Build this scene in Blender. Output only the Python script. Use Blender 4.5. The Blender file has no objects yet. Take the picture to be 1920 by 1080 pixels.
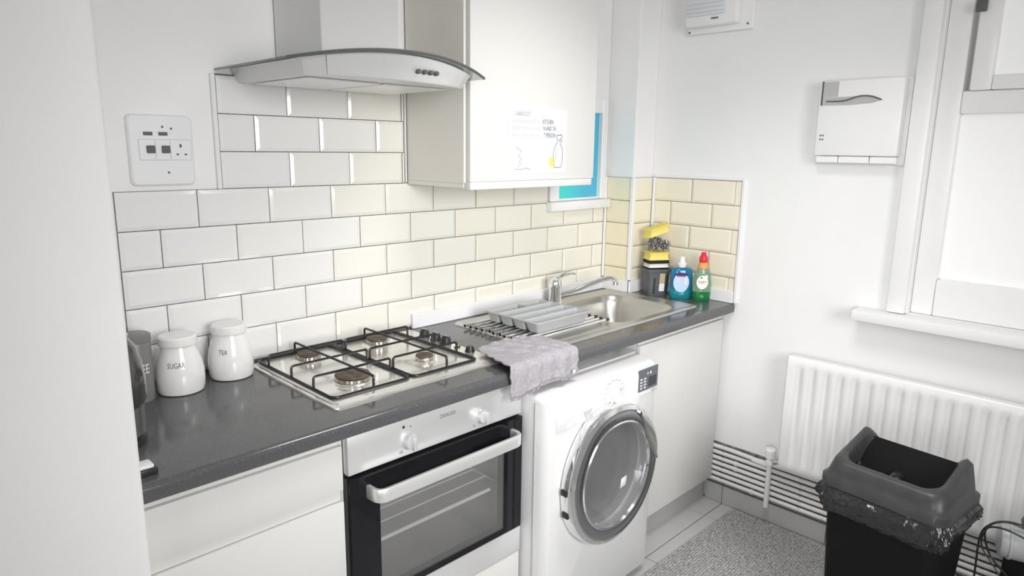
import bpy, bmesh, math, random
from mathutils import Vector, Matrix
random.seed(7)
S = bpy.context.scene
COL = S.collection
PI = math.pi

# ---------------------------------------------------------------- camera
cam_d = bpy.data.cameras.new('camera'); cam = bpy.data.objects.new('camera', cam_d); COL.objects.link(cam)
cam_d.sensor_fit = 'HORIZONTAL'; cam_d.sensor_width = 36.0; cam_d.lens = 36.0*1280.512/1920.0
cam_d.clip_start = 0.02
YAW, PITCH, ROLL = 0.7878888, 0.2021697, 0.01362874
fw = Vector((math.sin(YAW)*math.cos(PITCH), math.cos(YAW)*math.cos(PITCH), -math.sin(PITCH)))
rt = Vector((math.cos(YAW), -math.sin(YAW), 0)); up = rt.cross(fw)
rt2 = math.cos(ROLL)*rt + math.sin(ROLL)*up; up2 = -math.sin(ROLL)*rt + math.cos(ROLL)*up
M = Matrix((rt2, up2, -fw)).transposed().to_4x4(); M.translation = Vector((-0.50864, -1.90583, 1.54199))
cam.matrix_world = M
S.camera = cam

# ---------------------------------------------------------------- world and lights
S.view_settings.view_transform = 'Standard'; S.view_settings.look = 'None'
S.view_settings.gamma = 1.0; S.view_settings.use_curve_mapping = False
S.view_settings.exposure = 0.02
W = bpy.data.worlds.new('world'); S.world = W; W.use_nodes = True
W.node_tree.nodes['Background'].inputs[0].default_value = (1.0, 0.99, 0.98, 1)
W.node_tree.nodes['Background'].inputs[1].default_value = 0.22

def area_light(name, loc, tgt, power, w, h, spread, col=(1, 1, 1)):
    l = bpy.data.lights.new(name, 'AREA'); l.energy = power; l.shape = 'RECTANGLE'; l.size = w; l.size_y = h
    l.spread = math.radians(spread); l.color = col
    o = bpy.data.objects.new(name, l); COL.objects.link(o); o.location = loc
    o.rotation_euler = (Vector(tgt)-Vector(loc)).to_track_quat('-Z', 'Y').to_euler(); return o
# added key light behind the camera; stands for an assumed, unseen window
area_light('assumed_rear_light', (0.02, -3.4, 1.75), (1.05, -0.40, 0.98), 15, 1.2, 1.2, 72, (1, 0.99, 0.97))
# unseen fill added on the left to lift the right wall
area_light('left_fill_light', (-1.55, -2.25, 1.45), (2.10, -0.95, 1.10), 4.6, 0.8, 1.7, 56, (1, 0.995, 0.985))
# added overhead fill to brighten worktop, hob and floor; no known lamp there
area_light('overhead_fill_light', (1.05, -1.15, 2.40), (1.05, -0.95, 0.0), 10, 0.55, 0.55, 120, (1, 0.99, 0.97))

# ---------------------------------------------------------------- materials
MATS = {}
def mat(name, col, rough=0.5, metal=0.0, spec=0.5, coat=0.0, trans=0.0, ior=1.45, emit=None, estr=0.0, alpha=1.0,
        noise=None, bump=None, brush=None):
    """noise=(scale, amount, col2) mixes a second colour; bump=(scale,strength); brush=axis stretched fine scratches"""
    m = bpy.data.materials.new(name); m.use_nodes = True; nt = m.node_tree; b = nt.nodes['Principled BSDF']
    b.inputs['Base Color'].default_value = (*col, 1); b.inputs['Roughness'].default_value = rough
    b.inputs['Metallic'].default_value = metal; b.inputs['Specular IOR Level'].default_value = spec
    b.inputs['Coat Weight'].default_value = coat; b.inputs['Transmission Weight'].default_value = trans
    b.inputs['IOR'].default_value = ior; b.inputs['Alpha'].default_value = alpha
    if emit: b.inputs['Emission Color'].default_value = (*emit, 1); b.inputs['Emission Strength'].default_value = estr
    tc = nt.nodes.new('ShaderNodeTexCoord')
    if noise:
        n = nt.nodes.new('ShaderNodeTexNoise'); n.inputs['Scale'].default_value = noise[0]; n.inputs['Detail'].default_value = 5
        nt.links.new(tc.outputs['Object'], n.inputs['Vector'])
        r = nt.nodes.new('ShaderNodeValToRGB'); lo, hi = (noise[3] if len(noise) > 3 else (0.4, 0.65))
        r.color_ramp.elements[0].position = lo; r.color_ramp.elements[1].position = hi
        r.color_ramp.elements[0].color = (*col, 1)
        c2 = [a*(1-noise[1])+q*noise[1] for a, q in zip(col, noise[2])]
        r.color_ramp.elements[1].color = (*c2, 1)
        nt.links.new(n.outputs['Fac'], r.inputs['Fac']); nt.links.new(r.outputs['Color'], b.inputs['Base Color'])
    if bump or brush:
        n = nt.nodes.new('ShaderNodeTexNoise'); n.inputs['Detail'].default_value = 3
        v = tc.outputs['Object']
        if brush:
            mp = nt.nodes.new('ShaderNodeMapping'); mp.inputs['Scale'].default_value = brush[0]
            nt.links.new(v, mp.inputs['Vector']); v = mp.outputs['Vector']
            n.inputs['Scale'].default_value = 1.0; st = brush[1]
        else:
            n.inputs['Scale'].default_value = bump[0]; st = bump[1]
        nt.links.new(v, n.inputs['Vector'])
        bp = nt.nodes.new('ShaderNodeBump'); bp.inputs['Strength'].default_value = st; bp.inputs['Distance'].default_value = bump[2] if bump and len(bump) > 2 else 0.002
        nt.links.new(n.outputs['Fac'], bp.inputs['Height']); nt.links.new(bp.outputs['Normal'], b.inputs['Normal'])
    MATS[name] = m; return m
mat('wall_paint', (.87, .87, .87), .55, noise=(6, .04, (.6, .6, .6)), bump=(60, .08))
mat('ceiling_paint', (.8, .8, .8), .7)
mat('white_gloss_paint', (.87, .87, .87), .3, noise=(20, .05, (.6, .6, .6)))
mat('pipe_paint', (.76, .75, .74), .4, noise=(24, .75, (.16, .15, .14), (.60, .78)))
mat('gap_shade_paint', (.14, .135, .13), .8, noise=(30, .6, (.4, .39, .38)))  # dark tone of the shade painted behind the pipes
mat('grout', (.12, .115, .105), .8, noise=(90, .4, (.3, .29, .27)))
TINTS = [(.83, .83, .825), (.84, .835, .81), (.845, .832, .77), (.85, .828, .735), (.85, .805, .665), (.85, .785, .585)]
for i, c in enumerate(TINTS): mat('glazed_tile_%d' % i, c, .12, spec=.5, coat=.3, bump=(14, .03))
mat('worktop_laminate', (.092, .093, .098), .13, spec=.6, noise=(420, .5, (.42, .42, .43), (.60, .70)))
mat('steel', (.66, .655, .64), .27, 1.0, brush=((6, 400, 6), .06))
mat('sink_steel', (.58, .565, .535), .32, .9, brush=((5, 260, 5), .05))
mat('hob_steel', (.84, .83, .80), .22, .75, noise=(9, .25, (.5, .45, .38)))
mat('fascia_steel', (.84, .84, .85), .34, .55, brush=((4, 4, 500), .04))
mat('hood_steel', (.72, .72, .72), .38, .45, brush=((500, 500, 4), .03))
mat('chrome', (.86, .86, .87), .10, .92)
mat('dark_chrome', (.36, .36, .38), .16, .9)
mat('cabinet_white', (.72, .718, .70), .34, spec=.35)
mat('cabinet_cream', (.80, .775, .72), .35)
mat('appliance_white', (.74, .74, .75), .22, coat=.2)
mat('appliance_side', (.7, .82, .83), .35)
mat('black_enamel', (.016, .016, .017), .32)
mat('black_glass', (.010, .010, .012), .08, spec=.35)
mat('burner_cap', (.085, .06, .045), .55, noise=(60, .6, (.22, .16, .11)))
mat('burner_ring', (.62, .58, .52), .3, 1.0)
mat('black_plastic', (.022, .022, .023), .35, noise=(30, .4, (.05, .05, .05)))
mat('bin_plastic', (.042, .042, .044), .40, noise=(25, .25, (.08, .08, .08)))
mat('bin_body', (.007, .007, .008), .6, spec=.2)
mat('bag_plastic', (.022, .022, .023), .22, spec=.6, bump=(13, .9, .03))
mat('dark_grey_plastic', (.10, .105, .12), .4)
mat('grey_plastic', (.44, .45, .46), .35)
mat('grey_mark', (.11, .11, .11), .5)
mat('light_grey', (.48, .48, .48), .5)
mat('print_black', (.03, .03, .035), .6)
mat('print_grey', (.16, .16, .18), .6)
mat('print_faint', (.42, .42, .45), .6)
mat('paper', (.73, .75, .79), .6)
mat('sponge_yellow', (.86, .72, .18), .9, bump=(260, .5), noise=(120, .3, (.95, .82, .3)))
mat('scourer_black', (.02, .02, .02), .9, bump=(300, .6))
mat('sponge_white', (.82, .80, .75), .9, bump=(260, .4))
mat('steel_wool', (.42, .42, .44), .25, 1.0)
mat('ceramic', (.84, .84, .835), .14, coat=.4, noise=(13, .10, (.35, .35, .37), (.52, .60)))
mat('ceramic_lid', (.85, .85, .84), .25)
mat('canister_grey', (.20, .20, .20), .35)
mat('towel', (.37, .35, .375), .95, noise=(160, .5, (.52, .50, .53)), bump=(420, 1.0))
mat('rug', (.16, .16, .16), .95)
mat('rug_light', (.46, .46, .46), .95, noise=(210, .8, (.10, .10, .10), (.46, .60)))
mat('floor_tile', (.52, .52, .52), .35, noise=(4, .25, (.45, .45, .45)))
mat('skirting_tile', (.44, .44, .44), .35, noise=(5, .2, (.38, .38, .38)))
mat('floor_grout', (.09, .09, .09), .9)
mat('sanitary_white', (.85, .85, .87), .3)
mat('soap_blue', (.02, .30, .55), .1, trans=.45, ior=1.34, coat=.4)
mat('soap_teal', (.02, .42, .48), .1, trans=.45, ior=1.34, coat=.4)
mat('liquid_green', (.015, .26, .075), .08, trans=.35, ior=1.34, coat=.4)
mat('clear_green', (.52, .72, .56), .06, trans=.75, ior=1.2, coat=.4)
mat('cap_white', (.86, .87, .86), .35)
mat('cap_red', (.72, .03, .05), .35)
mat('label_blue', (.55, .68, .90), .4)
mat('label_white', (.86, .87, .84), .4)
mat('label_orange', (.85, .35, .10), .4)
mat('label_tan', (.50, .44, .24), .5)
mat('print_red', (.60, .04, .06), .5)
mat('print_green', (.05, .30, .12), .5)
mat('print_navy', (.02, .03, .16), .5)
mat('panel_grey', (.13, .135, .15), .3)
mat('panel_dark', (.045, .047, .055), .2)
mat('icon_white', (.8, .8, .82), .5)
mat('drum_steel', (.46, .46, .47), .35, .7)
mat('rubber_grey', (.62, .62, .63), .4)
mat('oven_cavity', (.66, .66, .66), .4)
mat('kettle_dark', (.06, .06, .062), .14, .3, coat=.5)
mat('kettle_steel', (.55, .55, .55), .18, 1.0)
mat('window_pane_light', (.75, .75, .75), .3, emit=(1, 1, 1), estr=.22)

def glass(name, tint, fac_rough=.03, refl=.5, haze=0.0, hcol=.5):
    m = bpy.data.materials.new(name); m.use_nodes = True; nt = m.node_tree; nt.nodes.clear()
    out = nt.nodes.new('ShaderNodeOutputMaterial'); mx = nt.nodes.new('ShaderNodeMixShader')
    t = nt.nodes.new('ShaderNodeBsdfTransparent'); t.inputs[0].default_value = (*tint, 1)
    g = nt.nodes.new('ShaderNodeBsdfGlossy'); g.inputs['Roughness'].default_value = fac_rough
    lw = nt.nodes.new('ShaderNodeLayerWeight'); lw.inputs['Blend'].default_value = .5
    f = nt.nodes.new('ShaderNodeMath'); f.operation = 'POWER'; f.inputs[1].default_value = 4.0; nt.links.new(lw.outputs['Facing'], f.inputs[0])
    a = nt.nodes.new('ShaderNodeMath'); a.operation = 'MULTIPLY_ADD'; a.inputs[1].default_value = .75; a.inputs[2].default_value = refl
    nt.links.new(f.outputs[0], a.inputs[0]); nt.links.new(a.outputs[0], mx.inputs[0])
    nt.links.new(t.outputs[0], mx.inputs[1]); nt.links.new(g.outputs[0], mx.inputs[2]); sh = mx.outputs[0]
    if haze:
        df = nt.nodes.new('ShaderNodeBsdfDiffuse'); df.inputs[0].default_value = (hcol, hcol, hcol, 1); m2 = nt.nodes.new('ShaderNodeMixShader')
        m2.inputs[0].default_value = haze; nt.links.new(sh, m2.inputs[1]); nt.links.new(df.outputs[0], m2.inputs[2]); sh = m2.outputs[0]
    nt.links.new(sh, out.inputs[0])
    MATS[name] = m
glass('oven_window_glass', (.92, .92, .92), .12, .03, .15, .42)
glass('door_glass', (.90, .90, .92), .06, .06, .28, .42)
glass('hood_glass', (.62, .66, .65), .03, .12)

def teal_mat():
    m = bpy.data.materials.new('teal_window_film'); m.use_nodes = True; nt = m.node_tree; b = nt.nodes['Principled BSDF']
    tc = nt.nodes.new('ShaderNodeTexCoord'); sp = nt.nodes.new('ShaderNodeSeparateXYZ'); nt.links.new(tc.outputs['Generated'], sp.inputs[0])
    r = nt.nodes.new('ShaderNodeValToRGB'); e = r.color_ramp.elements
    e[0].color = (.05, .70, .60, 1); e[0].position = .05; e[1].color = (.08, .46, .66, 1); e[1].position = .7
    nt.links.new(sp.outputs['X'], r.inputs['Fac']); nt.links.new(r.outputs['Color'], b.inputs['Base Color'])
    nt.links.new(r.outputs['Color'], b.inputs['Emission Color']); b.inputs['Emission Strength'].default_value = .06
    b.inputs['Roughness'].default_value = .3; MATS['teal_window_film'] = m
teal_mat()

# ---------------------------------------------------------------- mesh helpers
def box(bm, a, b, bevel=0.0, seg=2):
    x0, x1 = sorted((a[0], b[0])); y0, y1 = sorted((a[1], b[1])); z0, z1 = sorted((a[2], b[2]))
    vs = [bm.verts.new(p) for p in ((x0, y0, z0), (x1, y0, z0), (x1, y1, z0), (x0, y1, z0), (x0, y0, z1), (x1, y0, z1), (x1, y1, z1), (x0, y1, z1))]
    fs = [bm.faces.new([vs[i] for i in f]) for f in ((0, 3, 2, 1), (4, 5, 6, 7), (0, 1, 5, 4), (1, 2, 6, 5), (2, 3, 7, 6), (3, 0, 4, 7))]
    if bevel > 0:
        es = list({e for f in fs for e in f.edges})
        bmesh.ops.bevel(bm, geom=es, offset=bevel, segments=seg, profile=.5, affect='EDGES')
    return bm
def mkbox(a, b, bevel=0.0, seg=2): return box(bmesh.new(), a, b, bevel, seg)
def loft(bm, loops, closed=True, cap0=False, cap1=False):
    """loops: list of lists of points with equal counts"""
    L = [[bm.verts.new(p) for p in lp] for lp in loops]
    n = len(L[0])
    for i in range(len(L)-1):
        for j in range(n if closed else n-1):
            k = (j+1) % n
            bm.faces.new((L[i][j], L[i][k], L[i+1][k], L[i+1][j]))
    if cap0: bm.faces.new(list(reversed(L[0])))
    if cap1: bm.faces.new(L[-1])
    return bm
def frame_of(axis):
    a = Vector(axis).normalized(); t = Vector((0, 0, 1)) if abs(a.z) < .9 else Vector((1, 0, 0))
    u = t.cross(a).normalized(); v = a.cross(u); return u, v, a
def lathe(bm, c, prof, seg=32, axis=(0, 0, 1), rs=None, cap0=True, cap1=True, squash=(1, 1), rot=0.0):
    """prof: (radius, height along axis)"""
    u, v, a = frame_of(axis) if tuple(axis) != (0, 0, 1) else (Vector((1, 0, 0)), Vector((0, 1, 0)), Vector((0, 0, 1)))
    if rot:
        u, v = u*math.cos(rot)+v*math.sin(rot), -u*math.sin(rot)+v*math.cos(rot)
    loops = []
    for r, h in prof:
        lp = []
        for i in range(seg):
            t = 2*PI*i/seg; k = rs(t) if rs else 1.0
            lp.append(Vector(c)+u*(r*k*math.cos(t)*squash[0])+v*(r*k*math.sin(t)*squash[1])+a*h)
        loops.append(lp)
    return loft(bm, loops, True, cap0, cap1)
def tube(bm, path, r, seg=10, cap=True):
    pts = [Vector(p) for p in path]; n = len(pts); loops = []; prev = None
    for i, p in enumerate(pts):
        d = (pts[min(i+1, n-1)]-pts[max(i-1, 0)]).normalized()
        if prev is None: u, v, _ = frame_of(d)
        else:
            u = (prev-d*prev.dot(d))
            if u.length < 1e-6: u = frame_of(d)[0]
            u.normalize(); v = d.cross(u)
        prev = u
        rr = r[i] if isinstance(r, (list, tuple)) else r
        loops.append([p+u*(rr*math.cos(2*PI*k/seg))+v*(rr*math.sin(2*PI*k/seg)) for k in range(seg)])
    return loft(bm, loops, True, cap, cap)
def spline(pts, n=8):
    P = [Vector(p) for p in pts]; out = []
    for i in range(len(P)-1):
        p0, p1, p2, p3 = P[max(i-1, 0)], P[i], P[i+1], P[min(i+2, len(P)-1)]
        for k in range(n):
            t = k/n
            out.append(.5*((2*p1)+(p2-p0)*t+(2*p0-5*p1+4*p2-p3)*t*t+(3*p1-p0-3*p2+p3)*t**3))
    out.append(P[-1]); return out
def fillet(pts, r, n=5):
    P = [Vector(p) for p in pts]; out = [P[0]]
    for i in range(1, len(P)-1):
        a, b, c = P[i-1], P[i], P[i+1]; d1 = (a-b).normalized(); d2 = (c-b).normalized()
        p, q = b+d1*r, b+d2*r
        for k in range(n+1):
            t = k/n; out.append((1-t)**2*p+2*t*(1-t)*b+t*t*q)
    out.append(P[-1]); return out
def prism(bm, poly, axis, a, b):
    """poly in the two other axes, extruded along axis between a and b"""
    def pt(u, v, w):
        return {0: (w, u, v), 1: (u, w, v), 2: (u, v, w)}[axis]
    return loft(bm, [[pt(u, v, a) for u, v in poly], [pt(u, v, b) for u, v in poly]], True, True, True)
def rrect(x0, x1, y0, y1, r, n=5):
    out = []
    for cx, cy, a0 in ((x1-r, y1-r, 0), (x0+r, y1-r, PI/2), (x0+r, y0+r, PI), (x1-r, y0+r, 1.5*PI)):
        for k in range(n+1):
            t = a0+PI/2*k/n; out.append((cx+r*math.cos(t), cy+r*math.sin(t)))
    return out

ORG = {}
def obj(name, bm, m, parent=None, smooth=True, loc=None, angle=35):
    bmesh.ops.recalc_face_normals(bm, faces=bm.faces[:])
    me = bpy.data.meshes.new(name)
    o_ = Vector(loc) if loc is not None else (ORG[parent.name] if parent else Vector((0, 0, 0)))
    bmesh.ops.translate(bm, verts=bm.verts[:], vec=-o_)
    if smooth:
        for f in bm.faces: f.smooth = True
        lim = math.radians(angle)
        for e in bm.edges:
            if len(e.link_faces) == 2 and e.calc_face_angle(0) > lim: e.smooth = False
    bm.to_mesh(me); bm.free()
    me.materials.append(MATS[m])
    o = bpy.data.objects.new(name, me); COL.objects.link(o)
    if parent: o.parent = parent; o.location = o_-ORG[parent.name]
    else: o.location = o_
    ORG[o.name] = o_.copy(); return o
def inst(src, parent, world_loc, rot=None):
    o = src.copy(); COL.objects.link(o); o.parent = parent; o.location = Vector(world_loc)-ORG[parent.name]
    if rot: o.rotation_euler = rot
    ORG[o.name] = Vector(world_loc); return o
def tag(o, label, cat, group=None, kind=None):
    o['label'] = label; o['category'] = cat
    if group: o['group'] = group
    if kind: o['kind'] = kind
    return o
def thing(name, loc, label, cat, group=None, kind=None):
    o = bpy.data.objects.new(name, None); COL.objects.link(o); o.location = loc; o.empty_display_size = .05
    ORG[o.name] = Vector(loc); return tag(o, label, cat, group, kind)
def text_mesh(s, size):
    c = bpy.data.curves.new('lettering', 'FONT'); c.body = s; c.size = size; c.align_x = 'CENTER'; c.align_y = 'CENTER'; c.resolution_u = 2
    t = bpy.data.objects.new('lettering_tmp', c); COL.objects.link(t)
    dg = bpy.context.evaluated_depsgraph_get(); me = bpy.data.meshes.new_from_object(t.evaluated_get(dg))
    bm = bmesh.new(); bm.from_mesh(me); bpy.data.objects.remove(t); bpy.data.curves.remove(c); bpy.data.meshes.remove(me); return bm
def lettering(name, s, size, m, parent, pos, right, upv, sx=1.0, lift=.0006):
    bm = text_mesh(s, size); r = Vector(right).normalized(); u = Vector(upv).normalized(); nrm = r.cross(u)
    for v in bm.verts: v.co = Vector(pos)+r*(v.co.x*sx)+u*v.co.y+nrm*lift
    return obj_flat(name, bm, m, parent)
def obj_flat(name, bm, m, parent):
    me = bpy.data.meshes.new(name); o_ = ORG[parent.name]; bmesh.ops.translate(bm, verts=bm.verts[:], vec=-o_)
    bm.to_mesh(me); bm.free(); me.materials.append(MATS[m]); o = bpy.data.objects.new(name, me); COL.objects.link(o); o.parent = parent
    ORG[o.name] = o_.copy(); return o
def cyl_lettering(name, s, size, m, parent, c, rad, ang, z, sx=1.0):
    bm = text_mesh(s, size); bmesh.ops.subdivide_edges(bm, edges=[e for e in bm.edges if e.calc_length() > .006], cuts=2)
    bmesh.ops.triangulate(bm, faces=bm.faces[:])
    for v in bm.verts:
        a = ang+v.co.x*sx/rad; r = (rad(z+v.co.y) if callable(rad) else rad)+.0008
        v.co = Vector((c[0]+r*math.cos(a), c[1]+r*math.sin(a), z+v.co.y))
    return obj_flat(name, bm, m, parent)

# ================================================================ SETTING
TX, TZ = .202, .101
XR = 2.160
ZA = 1.421            # top of the long tile courses
def tile_mesh_cache():
    cache = {}
    def get(w, h, tint):
        k = (round(w, 4), round(h, 4), tint)
        if k not in cache:
            g = .0013; a, b = w/2-g, h/2-g; i = .010
            bm = bmesh.new()
            # local: x right, z up, face towards -y
            L = [[(-a, .006, -b), (a, .006, -b), (a, .006, b), (-a, .006, b)], [(-a, .0028, -b), (a, .0028, -b), (a, .0028, b), (-a, .0028, b)],
                 [(-a+i, -.0008, -b+i), (a-i, -.0008, -b+i), (a-i, -.0008, b-i), (-a+i, -.0008, b-i)]] if min(a, b) > .016 else \
                [[(-a, .006, -b), (a, .006, -b), (a, .006, b), (-a, .006, b)], [(-a, .0005, -b), (a, .0005, -b), (a, .0005, b), (-a, .0005, b)]]
            loft(bm, L, True, True, True)
            bmesh.ops.recalc_face_normals(bm, faces=bm.faces[:])
            me = bpy.data.meshes.new('tile'); bm.to_mesh(me); bm.free(); me.materials.append(MATS['glazed_tile_%d' % tint]); cache[k] = me
        return cache[k]
    return get
tile_mesh = tile_mesh_cache()
def put_tile(parent, c, w, h, tint, rz=0.0):
    o = bpy.data.objects.new('tile', tile_mesh(w, h, tint)); COL.objects.link(o); o.parent = parent
    j = random.uniform(-.0004, .0004); n = Vector((math.sin(rz), -math.cos(rz), 0))
    o.location = Vector(c)+n*j-ORG[parent.name]
    o.rotation_euler = (random.uniform(-.004, .004), 0, rz+random.uniform(-.003, .003))
def course(parent, z0, z1, a0, a1, first, place, tint_of, skip=None):
    """run of tiles between a0 and a1 with joints at first+k*TX"""
    js = [a0]; k = math.ceil((a0-first)/TX+1e-6)
    while first+k*TX < a1-1e-4:
        if first+k*TX > a0+.004: js.append(first+k*TX)
        k += 1
    js.append(a1)
    for l, r in zip(js[:-1], js[1:]):
        if r-l < .006: continue
        place(parent, (l+r)/2, (z0+z1)/2, r-l, z1-z0, tint_of((l+r)/2))

# floor -----------------------------------------------------------
floor = tag(obj('floor', mkbox((-1.6, -2.6, -.05), (2.3, .12, -.006)), 'floor_grout'), 'grey tiled kitchen floor', 'floor', kind='structure')
FT = .45; fm = None
for ix in range(-5, 3):
    for iy in range(0, 6):
        x0, x1 = 1.55+ix*FT, 1.55+(ix+1)*FT; y1, y0 = -.604-(iy-1)*FT, -.604-iy*FT
        x0 = max(x0, -1.6); x1 = min(x1, 2.16); y1 = min(y1, .0)
        if x1-x0 < .02 or y1-y0 < .02: continue
        bm = mkbox((x0+.002, y0+.002, -.006), (x1-.002, y1-.002, 0), .0012, 1); obj('tile', bm, 'floor_tile', floor, smooth=False, loc=((x0+x1)/2, (y0+y1)/2, 0))
ceiling = tag(obj('ceiling', mkbox((-1.6, -2.6, 2.42), (2.3, .12, 2.5)), 'ceiling_paint'), 'white kitchen ceiling', 'ceiling', kind='structure')

# back wall with the small window opening ------------------------
WX0, WX1, WZ0, WZ1 = 1.655, 1.965, 1.318, 1.70
bm = bmesh.new()
for a, b in (((-1.6, .008, 0), (WX0, .13, 2.42)), ((WX1, .008, 0), (2.3, .13, 2.42)), ((WX0, .008, 0), (WX1, .13, WZ0)), ((WX0, .008, WZ1), (WX1, .13, 2.42))): box(bm, a, b)
wall_back = tag(obj('wall_back', bm, 'wall_paint', smooth=False), 'white back wall with glazed metro tile splashback', 'wall', kind='structure')
bm = bmesh.new(); box(bm, (.0, .0035, .90), (WX0-.03, .0079, ZA)); box(bm, (WX0-.03, .0035, .90), (2.0, .0079, 1.30)); box(bm, (.268, .0035, ZA), (.889, .0079, 1.727))
obj('grout', bm, 'grout', wall_back, smooth=False)
def tint_back(x, z=1.2):
    t = (x+.1)/2.0; return 0 if t < .22 else 1 if t < .36 else 2 if t < .62 else 3
def pl_back(par, a, z, w, h, t): put_tile(par, (a, 0, z), w, h, t, 0)
course(wall_back, ZA-TZ, ZA, .0, 1.616, 0, pl_back, tint_back)
for i in range(1, 5): course(wall_back, ZA-(i+1)*TZ, ZA-i*TZ, .0, 1.998, 0 if i % 2 == 0 else TX/2, pl_back, tint_back)
for i in range(3): course(wall_back, ZA+i*TZ, ZA+(i+1)*TZ, .272, .886, .474+(0 if i % 2 == 0 else TX/2), pl_back, lambda x: 0 if x < .5 else (1 if x < .72 else 2))

# right wall with the large window opening ------------------------
RY0, RY1, RZ0, RZ1 = -2.25, -1.235, .985, 2.16
bm = bmesh.new()
for a, b in (((XR, RY1, 0), (2.34, .13, 2.42)), ((XR, -2.6, 0), (2.34, RY0, 2.42)), ((XR, RY0, 0), (2.34, RY1, RZ0)), ((XR, RY0, RZ1), (2.34, RY1, 2.42))): box(bm, a, b)
wall_right = tag(obj('wall_right', bm, 'wall_paint', smooth=False), 'white right wall with cream tiles above the worktop end', 'wall', kind='structure')
obj('grout', mkbox((XR-.0045, -.580, .90), (XR-.0001, -.15, ZA)), 'grout', wall_right, smooth=False)
RZ = -PI/2
def pl_right(par, a, z, w, h, t): put_tile(par, (XR-.008, -a, z), w, h, t, RZ)
for i in range(5): course(wall_right, ZA-(i+1)*TZ, ZA-i*TZ, .158, .578, .348 if i % 2 == 0 else .247, pl_right, lambda a: 4)
obj('pipe_gap_shade', mkbox((XR-.002, -2.5, .086), (XR-.0002, -.53, .276)), 'gap_shade_paint', wall_right, smooth=False)  # shade in the gaps between the pipes, painted as a dark strip
# boxed-in pipes in the corner
wall_corner = tag(obj('wall_corner', mkbox((2.008, -.142, .0), (XR, .008, 2.42), .004, 2), 'wall_paint', smooth=False), 'white boxed-in corner pipes with a tiled lower part', 'wall', kind='structure')
obj('grout', mkbox((2.0035, -.1465, .90), (XR-.001, .004, ZA)), 'grout', wall_corner, smooth=False)
for i in range(5):
    put_tile(wall_corner, (2.0, -.0725, ZA-(i+.5)*TZ), .143, TZ, 5, RZ)
    put_tile(wall_corner, (2.083, -.15, ZA-(i+.5)*TZ), .142, TZ, 4, 0)
# left wall stub near the camera
bm = mkbox((-1.6, -.66, 0), (-.176, .008, 2.42)); es = [e for e in bm.edges if all(abs(v.co.x+.176) < 1e-4 and abs(v.co.y+.66) < 1e-4 for v in e.verts)]
bmesh.ops.bevel(bm, geom=es, offset=.012, segments=5, profile=.5, affect='EDGES')
wall_left = tag(obj('wall_left', bm, 'wall_paint'), 'plain white plastered wall end at the left edge', 'wall', kind='structure')
# tile edge trims
def trim(name, parts, label):
    bm = bmesh.new()
    for a, b in parts: box(bm, a, b, .002, 1)
    return tag(obj(name, bm, 'sanitary_white'), label, 'trim', kind='structure')
trim('trim_1', [((.258, -.004, ZA), (.270, .0075, 1.727))], 'white strip edging the left side of the tiles under the hood')
trim('trim_2', [((XR-.014, -.594, .912), (XR, -.5805, ZA+.012)), ((XR-.012, -.5805, ZA+.001), (XR, -.158, ZA+.012))], 'white strip edging the tiles on the right wall')
trim('trim_3', [((1.992, -.158, .967), (2.010, -.140, ZA)), ((2.147, -.162, .967), (2.159, -.1505, ZA)), ((1.9885, -.011, .967), (1.999, -.0015, ZA))], 'white corner beads on the tiled pipe boxing')
# upstand along the worktop
trim('trim_4', [((.90, -.014, .9105), (1.985, -.0012, .963)), ((1.9855, -.160, .9105), (1.9985, -.0012, .963)), ((1.9855, -.165, .9105), (2.143, -.1525, .963)), ((2.1435, -.579, .9105), (2.1512, -.153, .963))], 'white sealing upstand along the back of the worktop')
trim('trim_5', [((.888, -.006, ZA+.002), (.893, .0075, 1.80))], 'thin white strip between hood tiles and wall cupboard')

# small teal window behind the wall cupboard -----------------------
w1 = thing('window_1', (1.81, 0, 1.285), 'small window with a bright teal pane behind the wall cupboard', 'window', kind='structure')
bm = bmesh.new()
for a, b in (((1.618, -.010, 1.325), (1.672, .05, 1.76)), ((1.949, -.010, 1.325), (1.988, .05, 1.76)), ((1.672, -.010, 1.695), (1.949, .05, 1.76)), ((1.672, -.006, 1.325), (1.949, .05, 1.335))): box(bm, a, b, .003, 1)
obj('window_frame', bm, 'white_gloss_paint', w1)
obj('pane', mkbox((1.672, .012, 1.333), (1.949, .020, 1.697)), 'teal_window_film', w1, smooth=False)['label'] = 'bright teal window pane'
obj('window_sill', mkbox((1.598, -.034, 1.286), (1.996, .0, 1.3245), .004), 'white_gloss_paint', w1)

# large window on the right wall -----------------------------------
w2 = thing('window_2', (2.16, -1.74, .945), 'large white framed window above the radiator', 'window', kind='structure')
bm = bmesh.new()
box(bm, (2.128, -1.232, .985), (2.20, -1.172, 2.22), .006); box(bm, (2.128, -2.31, .985), (2.20, -2.25, 2.22), .006); box(bm, (2.128, -2.31, 2.16), (2.20, -1.172, 2.22), .006)
obj('casing', bm, 'white_gloss_paint', w2)
bm = bmesh.new()
for a, b in (((2.185, -1.305, .985), (2.25, -1.235, 2.16)), ((2.185, -2.25, .985), (2.25, -2.18, 2.16)), ((2.180, -2.18, .985), (2.25, -1.305, 1.115)), ((2.180, -2.18, 1.672), (2.25, -1.305, 1.745)), ((2.185, -2.18, 2.09), (2.25, -1.305, 2.16))): box(bm, a, b, .006)
obj('window_frame', bm, 'white_gloss_paint', w2)
obj('lower_pane', mkbox((2.215, -2.18, 1.115), (2.225, -1.305, 1.672)), 'window_pane_light', w2, smooth=False)
bm = bmesh.new()
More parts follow.
